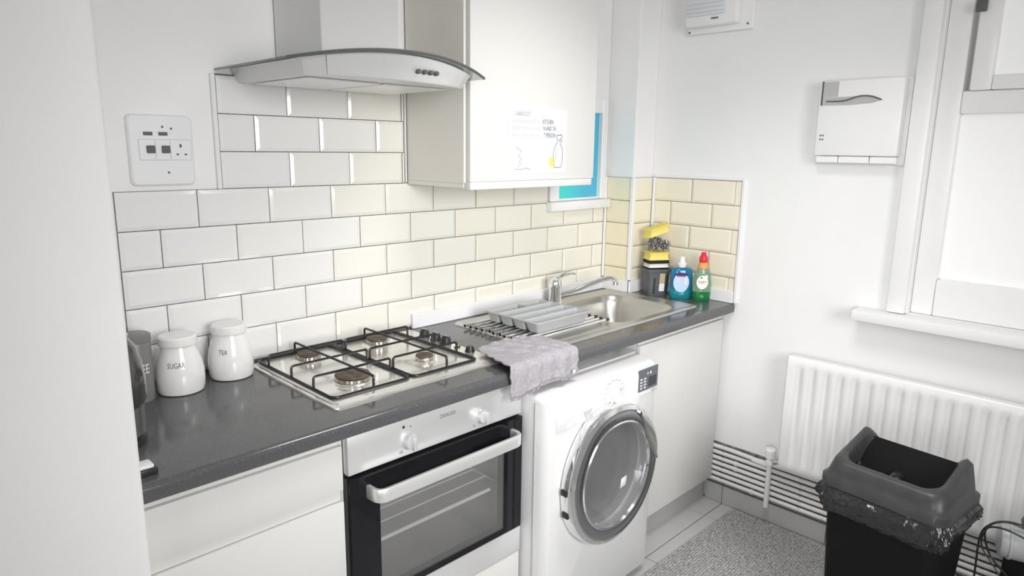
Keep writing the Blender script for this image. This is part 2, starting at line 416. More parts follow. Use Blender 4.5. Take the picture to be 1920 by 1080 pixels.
for a, b in (((2.165, -1.385, 1.745), (2.215, -1.325, 2.08)), ((2.165, -2.17, 1.745), (2.215, -2.11, 2.08)), ((2.165, -2.11, 1.745), (2.215, -1.385, 1.79)), ((2.165, -2.11, 2.035), (2.215, -1.385, 2.08))): box(bm, a, b, .005)
sash = obj('sash', bm, 'white_gloss_paint', w2)
obj('pane', mkbox((2.19, -2.11, 1.79), (2.20, -1.385, 2.035)), 'window_pane_light', sash, smooth=False)
obj('hinge', mkbox((2.150, -1.345, 1.985), (2.166, -1.315, 2.02), .003), 'grey_mark', w2)
obj('window_sill', mkbox((2.075, -2.40, .945), (2.186, -1.075, .984), .005), 'white_gloss_paint', w2)

# skirting on the right wall ---------------------------------------
bb = tag(obj('baseboard_right', mkbox((2.150, -2.6, 0.0005), (XR, -.52, .083)), 'floor_grout', smooth=False), 'grey tiled skirting under the pipes', 'skirting', kind='structure')
ys = [-.521, -.604, -1.054, -1.504, -1.954, -2.404]
for a, b in zip(ys[:-1], ys[1:]):
    obj('tile', mkbox((2.142, b+.0015, .001), (2.150, a-.0015, .085), .0015, 1), 'skirting_tile', bb, smooth=False, loc=(2.146, (a+b)/2, .04))

# ================================================================ KITCHEN UNITS
DF = -.555     # face of the doors
def lip_front(bm, x0, x1, z0, z1, y=DF, t=.019): box(bm, (x0, y, z0), (x1, y+t, z1), .0025, 2)
# drawer unit left of the oven
du = thing('drawer_unit', (.06, -.27, 0), 'white handleless drawer unit left of the oven', 'cabinet')
obj('body', mkbox((-.172, -.533, .10), (.285, -.005, .869)), 'cabinet_white', du, smooth=False)
for z0, z1 in ((.728, .843), (.42, .698), (.112, .392)):
    bm = bmesh.new(); lip_front(bm, -.170, .2835, z0, z1); obj('drawer', bm, 'cabinet_white', du)
for z0, z1 in ((.8435, .868), (.699, .727)):
    obj('finger_rail', mkbox((-.170, -.547, z0), (.280, -.5335, z1), .002, 1), 'cabinet_white', du)
obj('plinth', mkbox((-.172, -.505, 0), (.285, -.49, .099)), 'cabinet_white', du, smooth=False)

# oven ------------------------------------------------------------
ov = thing('oven', (.598, -.28, 0.10), 'built-in oven with steel fascia and black glass door', 'oven')
bm = bmesh.new()
X0, X1 = .2975, .8965
for a, b in (((X0+.01, -.53, .30), (X0+.03, -.02, .86)), ((X1-.03, -.53, .30), (X1-.01, -.02, .86)), ((X0+.03, -.53, .30), (X1-.03, -.02, .32)), ((X0+.03, -.53, .76), (X1-.03, -.02, .86)), ((X0+.03, -.04, .32), (X1-.03, -.02, .76))): box(bm, a, b)
obj('body', bm, 'oven_cavity', ov, smooth=False)
bm = bmesh.new(); box(bm, (X0, DF, .757), (X1, -.53, .862), .003); obj('control_panel', bm, 'fascia_steel', ov)
cp = ov.children[-1]
for kx, kz in ((.476, .797), (.729, .796)):
    bm = bmesh.new(); lathe(bm, (kx, DF, kz), [(.0225, 0), (.0225, .006), (.0195, .010), (.0185, .014), (.0175, .018)], 28, (0, -1, 0))
    kn = obj('knob', bm, 'fascia_steel', ov)
    bm = mkbox((kx-.005, DF-.032, kz-.019), (kx+.007, DF-.016, kz+.019), .003); obj('grip', bm, 'fascia_steel', kn)
for k, (mx, mz) in enumerate(((.462, .838), (.484, .834))):
    bm = bmesh.new(); lathe(bm, (mx, DF, mz), [(.004 if k == 0 else .0018, 0), (.004 if k == 0 else .0018, .0008)], 12, (0, -1, 0)); obj('indicator_lamp', bm, 'print_black', ov)
lettering('lettering', 'ZANUSSI', .0155, 'print_grey', cp, (.608, DF, .832), (1, 0, 0), (0, 0, 1), .9)
for mx in (.449, .453, .457, .702, .706): obj('marking', mkbox((mx-.0007, DF-.0006, .768), (mx+.0007, DF+.001, .775)), 'print_grey', cp, smooth=False)
# door: a frame of black glass around a see-through window
bm = bmesh.new(); yd0, yd1 = DF-.004, -.531
for a, b in (((X0, yd0, .386), (X0+.085, yd1, .748)), ((X1-.075, yd0, .386), (X1, yd1, .748)), ((X0+.085, yd0, .688), (X1-.075, yd1, .748)), ((X0+.085, yd0, .386), (X1-.075, yd1, .405))): box(bm, a, b)
dr = obj('door', bm, 'black_glass', ov, smooth=False)
obj('window', mkbox((X0+.085, yd0+.0005, .405), (X1-.075, yd0+.005, .688)), 'oven_window_glass', dr, smooth=False)
obj('lower_trim', mkbox((X0, DF-.003, .302), (X1, -.531, .384), .002), 'fascia_steel', ov)
bm = bmesh.new()
hp = fillet([(X0+.052, DF-.004, .703), (X0+.052, DF-.050, .703), (X1-.045, DF-.050, .703), (X1-.045, DF-.004, .703)], .028, 7)
loops = []
for i, q in enumerate(hp):
    d = (hp[min(i+1, len(hp)-1)]-hp[max(i-1, 0)]).normalized(); nrm = Vector((d.y, -d.x, 0))
    loops.append([q+nrm*a+Vector((0, 0, b)) for a, b in ((-.006, -.016), (.004, -.018), (.006, -.015), (.006, .015), (.004, .018), (-.006, .016))])
loft(bm, loops, True, True, True); obj('handle', bm, 'fascia_steel', dr)
bm = bmesh.new()
for i in range(7): tube(bm, [(X0+.04, -.45+i*.06, .53), (X1-.04, -.45+i*.06, .53)], .0025, 6)
for sx in (X0+.05, X1-.05): tube(bm, [(sx, -.50, .53), (sx, -.08, .53)], .0035, 6)
tube(bm, [(X0+.04, -.522, .53), (X1-.10, -.522, .53)], .0055, 8)
obj('shelf_rack', bm, 'sanitary_white', ov)
hs = thing('oven_housing', (.598, -.27, 0), 'white housing panel and plinth below the oven', 'cabinet')
obj('panel', mkbox((X0, DF, .104), (X1, -.536, .297), .0025), 'cabinet_white', hs)
obj('side', mkbox((.2865, -.53, 0), (.2965, -.005, .868)), 'cabinet_white', hs, smooth=False)
obj('plinth', mkbox((.2975, -.505, 0), (.8965, -.49, .10)), 'cabinet_white', hs, smooth=False)

# sink cupboard -----------------------------------------------------
sc = thing('sink_cupboard', (1.83, -.27, 0), 'white sink base cupboard right of the washing machine', 'cabinet')
bm = bmesh.new()
box(bm, (1.512, -.535, .10), (1.53, -.478, .869)); box(bm, (1.512, -.478, .10), (1.53, -.005, .755)); box(bm, (2.112, -.535, .10), (2.13, -.17, .869)); box(bm, (1.53, -.535, .10), (2.112, -.17, .118)); box(bm, (1.53, -.535, .845), (2.112, -.515, .869))
obj('body', bm, 'cabinet_white', sc, smooth=False)
bm = bmesh.new(); lip_front(bm, 1.514, 2.128, .118, .842); obj('door', bm, 'cabinet_white', sc)
obj('finger_rail', mkbox((1.514, -.547, .8435), (2.128, -.5355, .868), .002, 1), 'cabinet_white', sc)
obj('plinth', mkbox((1.512, -.515, 0), (2.141, -.50, .099)), 'skirting_tile', sc, smooth=False)

# worktop --------------------------------------------------------------
bm = bmesh.new()
prof = [(-.003, .871), (-.003, .910)]
yF = -.588
for k in range(9):
    t = PI/2*k/8; prof.append((yF+.014-.014*math.sin(t), .910-.014+.014*math.cos(t)))
for k in range(6):
    t = PI/2*k/5; prof.append((yF+.008-.008*math.cos(t), .871+.008-.008*math.sin(t)))
# cut-out for the sink bowl: build the worktop from pieces sharing the section
def wt_piece(x0, x1, ya=None, yb=None):
    if ya is None: prism(bm, prof, 0, x0, x1)
    else: box(bm, (x0, ya, .871), (x1, yb, .910))
wt_piece(-.1755, 1.46)
front = [(-.475, .871), (-.475, .910)]+prof[2:]
prism(bm, front, 0, 1.46, 1.985); box(bm, (1.46, -.095, .871), (1.985, -.003, .910)); box(bm, (1.46, -.475, .871), (1.485, -.095, .910)); box(bm, (1.93, -.475, .871), (1.985, -.095, .910))
wprof = [(-.153, .871), (-.153, .910)]+prof[2:]
prism(bm, wprof, 0, 1.985, 2.151)
wt = tag(obj('worktop', bm, 'worktop_laminate'), 'dark grey speckled laminate worktop running along the back wall', 'worktop')

# ================================================================ HOB
HX0, HX1, HY0, HY1, HZ = .300, .880, -.500, -.028, .9105
hob = thing('gas_hob', (.59, -.264, HZ), 'stainless steel four-burner gas hob with black pan supports', 'hob')
bm = bmesh.new()
def rl(i, z, r=.012): return [(x, y, z) for x, y in rrect(HX0+i, HX1-i, HY0+i, HY1-i, max(r-i*.3, .003), 4)]
loft(bm, [rl(0, HZ), rl(.001, HZ+.004), rl(.006, HZ+.006), rl(.012, HZ+.006), rl(.015, HZ+.0105), rl(.02, HZ+.0115)], True, True, True)
obj('hob_plate', bm, 'hob_steel', hob)
ZT = HZ+.0115
for wx0, wx1 in ((.318, .556), (.566, .800)):
    bm = bmesh.new()
    lp = rrect(wx0, wx1, -.462, -.042, .018, 4)
    tube(bm, [(x, y, ZT+.004) for x, y in lp+lp[:1]], .0043, 8, False)
    cx = (wx0+wx1)/2; zt = ZT+.037
    def bar(p, q): tube(bm, fillet([(p[0], p[1], ZT+.004), (p[0], p[1], zt), (q[0], q[1], zt), (q[0], q[1], ZT+.004)], .009, 4), .0035, 8)
    bar((cx, -.462), (cx, -.042))
    for yb in (-.367, -.250, -.117): bar((wx0, yb), (wx1, yb))
    obj('pan_support', bm, 'black_enamel', hob)
for bx, by, r in ((.440, -.120, .034), (.680, -.117, .034), (.434, -.367, .048), (.680, -.362, .026)):
    bm = bmesh.new(); lathe(bm, (bx, by, ZT), [(r*1.45, -.0005), (r*1.35, .0015), (r*1.1, .0018), (r*1.05, .004)], 32); bs = obj('burner', bm, 'hob_steel', hob)
    bm = bmesh.new(); lathe(bm, (bx, by, ZT), [(r*.95, .0041), (r, .006), (r, .014), (r*.93, .016)], 48, rs=lambda t: 1+.018*(1 if int(t/(2*PI)*48+.5) % 2 else -1)); obj('flame_ring', bm, 'burner_ring', bs)
    bm = bmesh.new(); lathe(bm, (bx, by, ZT), [(r*.97, .0165), (r*.99, .019), (r*.92, .022), (r*.5, .0225), (r*.1, .0225)], 32); obj('burner_cap', bm, 'burner_cap', bs)
    bm = bmesh.new(); lathe(bm, (bx+r*1.02, by-r*.85, ZT), [(.003, .0), (.003, .018), (.002, .02)], 10); obj('igniter', bm, 'cap_white', bs)
for ky in (-.150, -.210, -.262, -.378):
    if ky > -.3:
        bm = bmesh.new(); lathe(bm, (.845, ky, ZT), [(.019, -.0005), (.018, .004), (.0165, .006), (.015, .020), (.0135, .022)], 24); kn = obj('knob', bm, 'black_plastic', hob)
        obj('grip', mkbox((.845-.0045, ky-.015, ZT+.0225), (.845+.0045, ky+.015, ZT+.028), .002), 'dark_chrome', kn)
    else:
        bm = bmesh.new(); lathe(bm, (.845, ky, ZT), [(.016, -.0005), (.015, .004), (.0135, .006), (.012, .015), (.010, .017)], 24); obj('knob', bm, 'black_plastic', hob)
bm = bmesh.new(); lathe(bm, (.845, -.318, ZT), [(.008, -.0005), (.008, .002), (.006, .003)], 16); box(bm, (.833, -.3195, ZT), (.857, -.3165, ZT+.0032)); obj('ignition_button', bm, 'print_black', hob)

# ================================================================ SINK
sk = thing('sink', (1.52, -.28, .9105), 'stainless steel inset sink with ridged drainer', 'sink')
SX0, SX1, SY0, SY1 = 1.050, 1.985, -.512, -.050
bm = bmesh.new(); zs = .9105
N = 6
def sl(i, z, r): return [(x, y, z) for x, y in rrect(SX0+i, SX1-i, SY0+i, SY1-i, r, N)]
BX0, BX1, BY0, BY1 = 1.500, 1.915, -.462, -.112
def bl(i, z, r): return [(x, y, z) for x, y in rrect(BX0+i, BX1-i, BY0+i, BY1-i, r, N)]
# rim
L = [[bm.verts.new(q) for q in sl(0, zs, .02)], [bm.verts.new(q) for q in sl(.004, zs+.006, .018)], [bm.verts.new(q) for q in sl(.016, zs+.006, .016)], [bm.verts.new(q) for q in sl(.024, zs+.002, .014)]]
for a, b in zip(L[:-1], L[1:]):
    n = len(a)
    for j in range(n): bm.faces.new((a[j], a[(j+1) % n], b[(j+1) % n], b[j]))
B = [[bm.verts.new(q) for q in bl(i, z, r)] for i, z, r in ((-.014, zs+.002, .085), (-.006, zs+.0015, .08), (0, zs-.003, .075), (.008, zs-.03, .07), (.022, zs-.12, .065), (.04, zs-.14, .055), (.07, zs-.145, .05))]
for a, b in zip(B[:-1], B[1:]):
    n = len(a)
    for j in range(n): bm.faces.new((a[j], a[(j+1) % n], b[(j+1) % n], b[j]))
bm.faces.new(B[-1])
for q in (L[-1], B[0]):
    for j in range(len(q)):
        if not bm.edges.get((q[j], q[(j+1) % len(q)])): bm.edges.new((q[j], q[(j+1) % len(q)]))
es = [bm.edges.get((q[j], q[(j+1) % len(q)])) for q in (L[-1], B[0]) for j in range(len(q))]
bmesh.ops.triangle_fill(bm, use_beauty=True, use_dissolve=False, edges=es)
obj('sink_top', bm, 'sink_steel', sk, angle=50)
for k in range(8):
    y = -.465+k*.05
    bm = bmesh.new(); prism(bm, [(y-.008, zs+.0005), (y-.004, zs+.0045), (y+.004, zs+.0045), (y+.008, zs+.0005)], 0, 1.10, 1.43); obj('drainer_ridge', bm, 'sink_steel', sk)
bm = bmesh.new(); lathe(bm, (1.70, -.29, zs-.1448), [(.042, 0), (.042, .002), (.036, .004), (.032, .001), (.008, .0015)], 28); obj('drain', bm, 'chrome', sk)
bm = bmesh.new(); lathe(bm, (1.645, -.463, zs-.018), [(.02, 0), (.018, .003), (.010, .004)], 20, (0, 1, 0)); obj('overflow', bm, 'chrome', sk)

# tap ------------------------------------------------------------------
tp = thing('mixer_tap', (1.575, -.084, .9128), 'chrome single-lever mixer tap at the back of the sink', 'tap')
bm = bmesh.new(); lathe(bm, (1.575, -.084, .9128), [(.031, 0), (.031, .006), (.027, .010), (.0245, .06), (.027, .066), (.027, .092), (.022, .102), (.006, .108)], 28); obj('body', bm, 'chrome', tp)
bm = bmesh.new(); tube(bm, spline([(1.575, -.088, .950), (1.64, -.120, .962), (1.72, -.158, .990), (1.785, -.19, 1.008), (1.812, -.204, 1.004), (1.818, -.207, .988)], 8), .0105, 14); sp_ = obj('spout', bm, 'chrome', tp)
bm = bmesh.new(); lathe(bm, (1.8185, -.2072, .978), [(.0125, 0), (.0125, .014)], 18); obj('aerator', bm, 'chrome', sp_)
bm = bmesh.new(); tube(bm, spline([(1.575, -.084, 1.006), (1.605, -.092, 1.028), (1.645, -.10, 1.036), (1.675, -.105, 1.030)], 6), [.012]*4+[.008]*10+[.006]*5, 10); obj('lever', bm, 'chrome', tp)

# ================================================================ WALL CUPBOARD AND HOOD
wc = thing('wall_cupboard', (1.205, -.15, 1.415), 'white wall cupboard with a paper notice on its door', 'cabinet')
obj('body', mkbox((.897, -.290, 1.432), (1.512, -.002, 2.14)), 'cabinet_cream', wc, smooth=False)
obj('door', mkbox((.905, -.311, 1.437), (1.512, -.2915, 2.14), .0025), 'cabinet_white', wc)
obj('light_pelmet', mkbox((.900, -.317, 1.413), (1.495, -.288, 1.4365), .002), 'cabinet_white', wc)
obj('underside', mkbox((.897, -.2875, 1.418), (1.495, -.002, 1.4315)), 'cabinet_cream', wc, smooth=False)

hd = thing('cooker_hood', (.575, -.2, 1.70), 'chimney cooker hood with a curved glass canopy above the hob', 'cooker hood')
obj('chimney', mkbox((.449, -.250, 1.752), (.690, .003, 2.41), .002, 1), 'hood_steel', hd, angle=20)
bm = bmesh.new(); CX = .577; top, bot = [], []
nx, ny = 24, 6
def hz(s): return 1.734+.036*(1-s*s)
def hy(s): return -.398-.072*(1-s*s)
G = [[[bm.verts.new((CX+.305*(2*i/nx-1), .002+(hy(2*i/nx-1)-.002)*j/ny, hz(2*i/nx-1)+dz)) for j in range(ny+1)] for i in range(nx+1)] for dz in (0, .006)]
for k in (0, 1):
    for i in range(nx):
        for j in range(ny): bm.faces.new((G[k][i][j], G[k][i+1][j], G[k][i+1][j+1], G[k][i][j+1]))
for i in range(nx):
    for j in (0, ny): bm.faces.new((G[0][i][j], G[0][i+1][j], G[1][i+1][j], G[1][i][j]))
for j in range(ny):
    for i in (0, nx): bm.faces.new((G[0][i][j], G[0][i][j+1], G[1][i][j+1], G[1][i][j]))
obj('glass_canopy', bm, 'hood_glass', hd)
bm = bmesh.new(); tube(bm, [(CX+.305*(2*i/nx-1), hy(2*i/nx-1), hz(2*i/nx-1)+.003) for i in range(nx+1)], .0038, 6); obj('canopy_edge', bm, 'grey_mark', hd)
# body under the glass
bm = bmesh.new(); n = 20; up_, lo_ = [], []
for i in range(n+1):
    s = 2*i/n-1; x = CX+.262*s; s2 = (x-CX)/.305
    up_.append((x, hy(s2)+.030, hz(s2)-.001)); x = CX+.245*s; lo_.append((x, hy(s2)+.050, 1.706))
loopu = up_+[(CX+.262, .002, hz(.86)-.001), (CX-.262, .002, hz(.86)-.001)]; loopl = lo_+[(CX+.245, .002, 1.706), (CX-.245, .002, 1.706)]
loft(bm, [loopu, loopl], True, True, True); hb = obj('hood_body', bm, 'hood_steel', hd, angle=20)
bm = bmesh.new(); loft(bm, [[(x, y-.004, z-.002) for x, y, z in up_[2:-1]], [(x, y-.004, z+.002) for x, y, z in lo_[2:-1]]], False)
obj('fascia', bm, 'fascia_steel', hd)
for k in range(4):
    x = .616+k*.0215; s2 = (x-CX)/.305; y = hy(s2)+.036
    bm = bmesh.new(); lathe(bm, (x, y+.002, 1.732), [(.0062, 0), (.0062, .010), (.005, .012)], 16, (0, -1, 0)); obj('button', bm, 'grey_mark', hd)
for x0, x1 in ((.36, .57), (.585, .795)):
    bm = bmesh.new(); box(bm, (x0, -.33, 1.7015), (x1, -.05, 1.7055), .001, 1)
    fl = obj('grease_filter', bm, 'fascia_steel', hd)

# notice -----------------------------------------------------------------
YN = -.3112
nt_ = thing('paper_notice', (1.19, YN, 1.46), 'white paper notice with handwritten lines and a spray bottle drawing on cupboard door', 'notice')
# notice frame positions
NX0, NX1, NZ0, NZ1 = 1.066, 1.352, 1.460, 1.672
obj('sheet', mkbox((NX0, YN-.0008, NZ0), (NX1, YN, NZ1)), 'paper', nt_, smooth=False)
yn = YN-.0008
def ntext(s, x, z, size, m, sx=.62): lettering('writing', s, size, m, nt_, (x, yn, z), (1, 0, 0), (0, 0, 1), sx)
ntext('CARRIDUCTS', 1.132, 1.651, .020, 'print_faint')
ntext('KITCHEN', 1.255, 1.629, .021, 'print_grey'); ntext('N AND TH', 1.264, 1.607, .021, 'print_grey'); ntext('T PERSON', 1.264, 1.585, .021, 'print_grey')
for zl in (1.629, 1.607, 1.585):      # worn away strokes at the start of each line
    xx = 1.086
    while xx < 1.215:
        w = random.uniform(.003, .007); obj('worn_stroke', mkbox((xx, yn-.0005, zl-.006), (xx+.0015, yn, zl+random.uniform(.001, .006))), 'print_faint', nt_, smooth=False); xx += w+random.uniform(.004, .009)
def nline(pts, m='print_grey', r=.0011, name='drawing'):
    bm = bmesh.new(); tube(bm, [(x, yn-.0003, z) for x, z in pts], r, 5); obj(name, bm, m, nt_)
bot_ = [(1.292, 1.478), (1.287, 1.50), (1.285, 1.525), (1.292, 1.546), (1.303, 1.560), (1.306, 1.572), (1.316, 1.572), (1.320, 1.558), (1.330, 1.545), (1.334, 1.525), (1.332, 1.50), (1.326, 1.478), (1.292, 1.478)]
nline(bot_); nline([(1.303, 1.574), (1.300, 1.586), (1.325, 1.589), (1.330, 1.582), (1.320, 1.574), (1.330, 1.565)], 'print_grey', .0014)
nline([(1.297, 1.50), (1.299, 1.53), (1.306, 1.545)], 'print_faint'); nline([(1.110, 1.48), (1.125, 1.49), (1.118, 1.50), (1.13, 1.505), (1.112, 1.52), (1.13, 1.53), (1.105, 1.545)], 'print_faint', .0012)
nline([(1.10, 1.475), (1.13, 1.473), (1.15, 1.478), (1.17, 1.472)], 'print_faint', .0014)
bm = bmesh.new(); prism(bm, [(1.262, 1.492), (1.268, 1.512), (1.282, 1.516), (1.292, 1.504), (1.288, 1.482), (1.280, 1.474)], 1, yn-.0006, yn); obj('drawing', bm, 'sponge_yellow', nt_)['label'] = 'yellow sponge drawing'

# ================================================================ WASHING MACHINE
wm = thing('washing_machine', (1.207, -.36, 0), 'white front-loading washing machine with a chrome door', 'washing machine')
WMX0, WMX1, WMF, WMT = .905, 1.500, -.652, .822
DC = Vector((1.205, 0, .500)); HR = .185
bm = bmesh.new()
# body shell: side, top, bottom, back, and a front panel around the porthole
def wmloop(y, i, r): return [(x, y, z) for x, z in rrect(WMX0+i, WMX1-i, .012+i, WMT-i, r, 8)]
L = [[bm.verts.new(q) for q in wmloop(y, i, r)] for y, i, r in ((-.075, 0, .008), (-.560, 0, .010), (-.622, .003, .018), (-.642, .014, .02), (WMF, .030, .02))]
for a, b in zip(L[:-1], L[1:]):
    for j in range(len(a)): bm.faces.new((a[j], a[(j+1) % len(a)], b[(j+1) % len(a)], b[j]))
bm.faces.new(L[0])
H = [bm.verts.new((DC.x+HR*math.cos(2*PI*k/48), WMF, DC.z+HR*math.sin(2*PI*k/48))) for k in range(48)]
for k in range(48): bm.edges.new((H[k], H[(k+1) % 48]))
es = [bm.edges.get((q[j], q[(j+1) % len(q)])) for q in (L[-1], H) for j in range(len(q))]
bmesh.ops.triangle_fill(bm, use_beauty=True, use_dissolve=False, edges=es)
obj('body', bm, 'appliance_white', wm, angle=40)
obj('lid_seam', mkbox((WMX0+.006, -.55, WMT-.0005), (WMX1-.006, -.08, WMT+.006), .003), 'appliance_white', wm)
obj('seam', mkbox((WMX0-.0006, -.604, .014), (WMX0+.002, -.602, .800)), 'light_grey', wm, smooth=False)
bm = bmesh.new(); lathe(bm, (DC.x, WMF, DC.z), [(HR, 0), (HR-.004, -.03), (HR+.012, -.045), (HR+.02, -.10), (HR+.02, -.33), (.02, -.335)], 48, (0, -1, 0), cap0=False); obj('drum', bm, 'drum_steel', wm)
for k in range(3):
    t = 2*PI*k/3+.4; c = Vector((DC.x+(HR-.005)*math.cos(t), -.42, DC.z+(HR-.005)*math.sin(t)))
    bm = bmesh.new(); lathe(bm, c+Vector((0, -.12, 0)), [(.012, 0), (.022, .02), (.022, .2), (.012, .22)], 12, (0, 1, 0)); obj('drum_paddle', bm, 'rubber_grey', wm)
# foot, detergent drawer line, knob, display
for fx in (.95, 1.455):
    bm = bmesh.new(); lathe(bm, (fx, -.59, 0), [(.02, 0), (.02, .008), (.012, .013)], 16); obj('foot', bm, 'black_plastic', wm)
def yfront(z): return WMF
dd = obj('detergent_drawer', mkbox((.945, WMF-.004, .705), (1.105, WMF+.01, .778), .004), 'appliance_white', wm)
bm = bmesh.new(); prism(bm, [(1.070, .742), (1.112, .742), (1.104, .706), (1.090, .702)], 1, WMF-.0052, WMF-.003); obj('drawer_grip', bm, 'light_grey', dd)
bm = bmesh.new(); lathe(bm, (1.232, WMF, .760), [(.034, 0), (.033, .006), (.029, .010), (.027, .022), (.024, .025)], 32, (0, -1, 0)); kn = obj('programme_knob', bm, 'appliance_white', wm)
bm = mkbox((1.229, WMF-.0262, .778), (1.237, WMF-.0242, .786)); obj('pointer', bm, 'light_grey', kn)
for k in range(14):
    t = math.radians(-55+k*22); x, z = 1.232+.049*math.cos(t), .760+.046*math.sin(t)
    bm = mkbox((x-.006, WMF-.0006, z-.0012), (x+.006, WMF+.001, z+.0012)); obj('programme_mark', bm, 'print_faint', wm, smooth=False)
dp = obj('display_panel', mkbox((1.368, WMF-.0015, .728), (1.484, WMF+.002, .806), .001, 1), 'panel_grey', wm)
obj('screen', mkbox((1.428, WMF-.0022, .738), (1.474, WMF-.0014, .772)), 'panel_dark', dp, smooth=False)
for ix in range(2):
    for iz in range(4):
        bm = mkbox((1.377+ix*.022, WMF-.0022, .737+iz*.0105), (1.389+ix*.022, WMF-.0014, .742+iz*.0105)); obj('icon', bm, 'icon_white', dp, smooth=False)
for x, w in ((1.420, .0022), (1.438, .0045)): obj('icon', mkbox((x-w, WMF-.0022, .783), (x+w, WMF-.0014, .791)), 'icon_white', dp, smooth=False)
for k in range(6): obj('button', mkbox((1.372+k*.019, WMF-.003, .715), (1.386+k*.019, WMF, .722), .001, 1), 'light_grey' if k > 3 else 'appliance_side', wm)
# porthole door
def rs(t):
    # gentle squarish shoulder at the top left
    d = (t-math.radians(122)); return 1+.035*math.exp(-(d/.35)**2)
def door_lathe(bm, prof, seg=72, cap0=False, cap1=False):
    loops = []
    for r, h in prof:
        loops.append([(DC.x+r*rs(2*PI*i/seg)*math.cos(2*PI*i/seg), WMF-h, DC.z+r*rs(2*PI*i/seg)*math.sin(2*PI*i/seg)) for i in range(seg)])
    return loft(bm, loops, True, cap0, cap1)
dw = obj('door', door_lathe(bmesh.new(), [(.230, .001), (.236, .006), (.237, .034), (.233, .044), (.220, .050), (.213, .048)]), 'chrome', wm)
obj('tinted_ring', door_lathe(bmesh.new(), [(.2128, .0475), (.206, .051), (.195, .053), (.182, .051), (.178, .044)]), 'dark_chrome', dw)
obj('inner_rim', door_lathe(bmesh.new(), [(.1835, .0515), (.180, .0545), (.175, .0535), (.172, .044)]), 'chrome', dw)
obj('door_glass', door_lathe(bmesh.new(), [(.1725, .044), (.163, .030), (.150, .004), (.130, -.018), (.10, -.030), (.05, -.037), (.01, -.039)], cap1=True), 'door_glass', dw)
# handle recess at the right of the door
bm = bmesh.new(); loops = []
for k in range(15):
    t = math.radians(62-k*4.6); w = math.sin(PI*k/14)
    c0 = Vector((DC.x, 0, DC.z)); d = Vector((math.cos(t), 0, math.sin(t)))
    ro, ri = .2290, .212-.040*w
    loops.append([c0+d*ro+Vector((0, WMF-.046, 0)), c0+d*(ro-.006)+Vector((0, WMF-.0530, 0)), c0+d*(ri+.010)+Vector((0, WMF-.0565, 0)), c0+d*ri+Vector((0, WMF-.0535, 0)), c0+d*(ri+.004)+Vector((0, WMF-.047, 0))])
loft(bm, loops, True, True, True); obj('handle', bm, 'chrome', dw)
for t in (177, 196):
    t = math.radians(t); c = Vector((DC.x+.236*math.cos(t), WMF-.022, DC.z+.236*math.sin(t)))
    obj('hinge', mkbox(c-Vector((.006, .012, .010)), c+Vector((.006, .012, .010)), .002), 'black_plastic', dw)

# ================================================================ RADIATOR AND PIPES
rd = thing('radiator', (2.10, -1.32, .29), 'white ribbed panel radiator below the large window', 'radiator')
RYA, RYB, RZa, RZb = -.868, -1.90, .29, .762
bm = bmesh.new(); pts = []; PITCH_R = .0507; y = RYA; first = -.914
rows = []
ys_ = [RYA, RYA-.016]; dep = [0, 0]
k = 0
while first-k*PITCH_R > RYB+.06:
    c = first-k*PITCH_R
    ys_ += [c+.016, c+.009, c-.009, c-.016]; dep += [0, 1, 1, 0]; k += 1
ys_ += [RYB+.016, RYB]; dep += [0, 0]
zs_ = [(RZa, 0, 2.078), (RZa+.006, 0, 2.072), (RZa+.030, 0, 2.070), (RZa+.048, 1, 2.070), (RZb-.048, 1, 2.070), (RZb-.030, 0, 2.070), (RZb-.006, 0, 2.072), (RZb, 0, 2.078)]
V = [[bm.verts.new((xb+(.011*d*g), yy, z)) for yy, d in zip(ys_, dep)] for z, g, xb in zs_]
for a, b in zip(V[:-1], V[1:]):
    for j in range(len(a)-1): bm.faces.new((a[j], a[j+1], b[j+1], b[j]))
obj('front_panel', bm, 'white_gloss_paint', rd, angle=60)
obj('back_panel', mkbox((2.0825, RYB, RZa), (2.115, RYA, RZb), .004), 'white_gloss_paint', rd)
for yb in (-1.05, -1.75): obj('bracket', mkbox((2.115, yb-.02, .40), (XR, yb+.02, .70)), 'white_gloss_paint', rd, smooth=False)
vp = thing('radiator_valve', (2.105, -.822, .088), 'white radiator valve on its upright pipe', 'valve')
bm = bmesh.new(); tube(bm, [(2.098, -.822, .090), (2.098, -.822, .290)], .0105, 12); obj('upright_pipe', bm, 'pipe_paint', vp)
bm = bmesh.new(); lathe(bm, (2.098, -.822, .278), [(.015, 0), (.016, .004), (.016, .018), (.012, .022), (.012, .030), (.020, .032), (.022, .066), (.018, .071)], 20); obj('valve_head', bm, 'white_gloss_paint', vp)
bm = bmesh.new(); tube(bm, [(2.098, -.825, .300), (2.098, -.868, .300)], .010, 12); lathe(bm, (2.098, -.838, .300), [(.014, 0), (.014, .012)], 6, (0, -1, 0)); obj('union_nut', bm, 'steel', vp)
PZ_ = [.264, .238, .212, .187, .162, .137, .111]
words = ['topmost', 'second from the top', 'third from the top', 'middle', 'third from the bottom', 'second from the bottom', 'lowest']
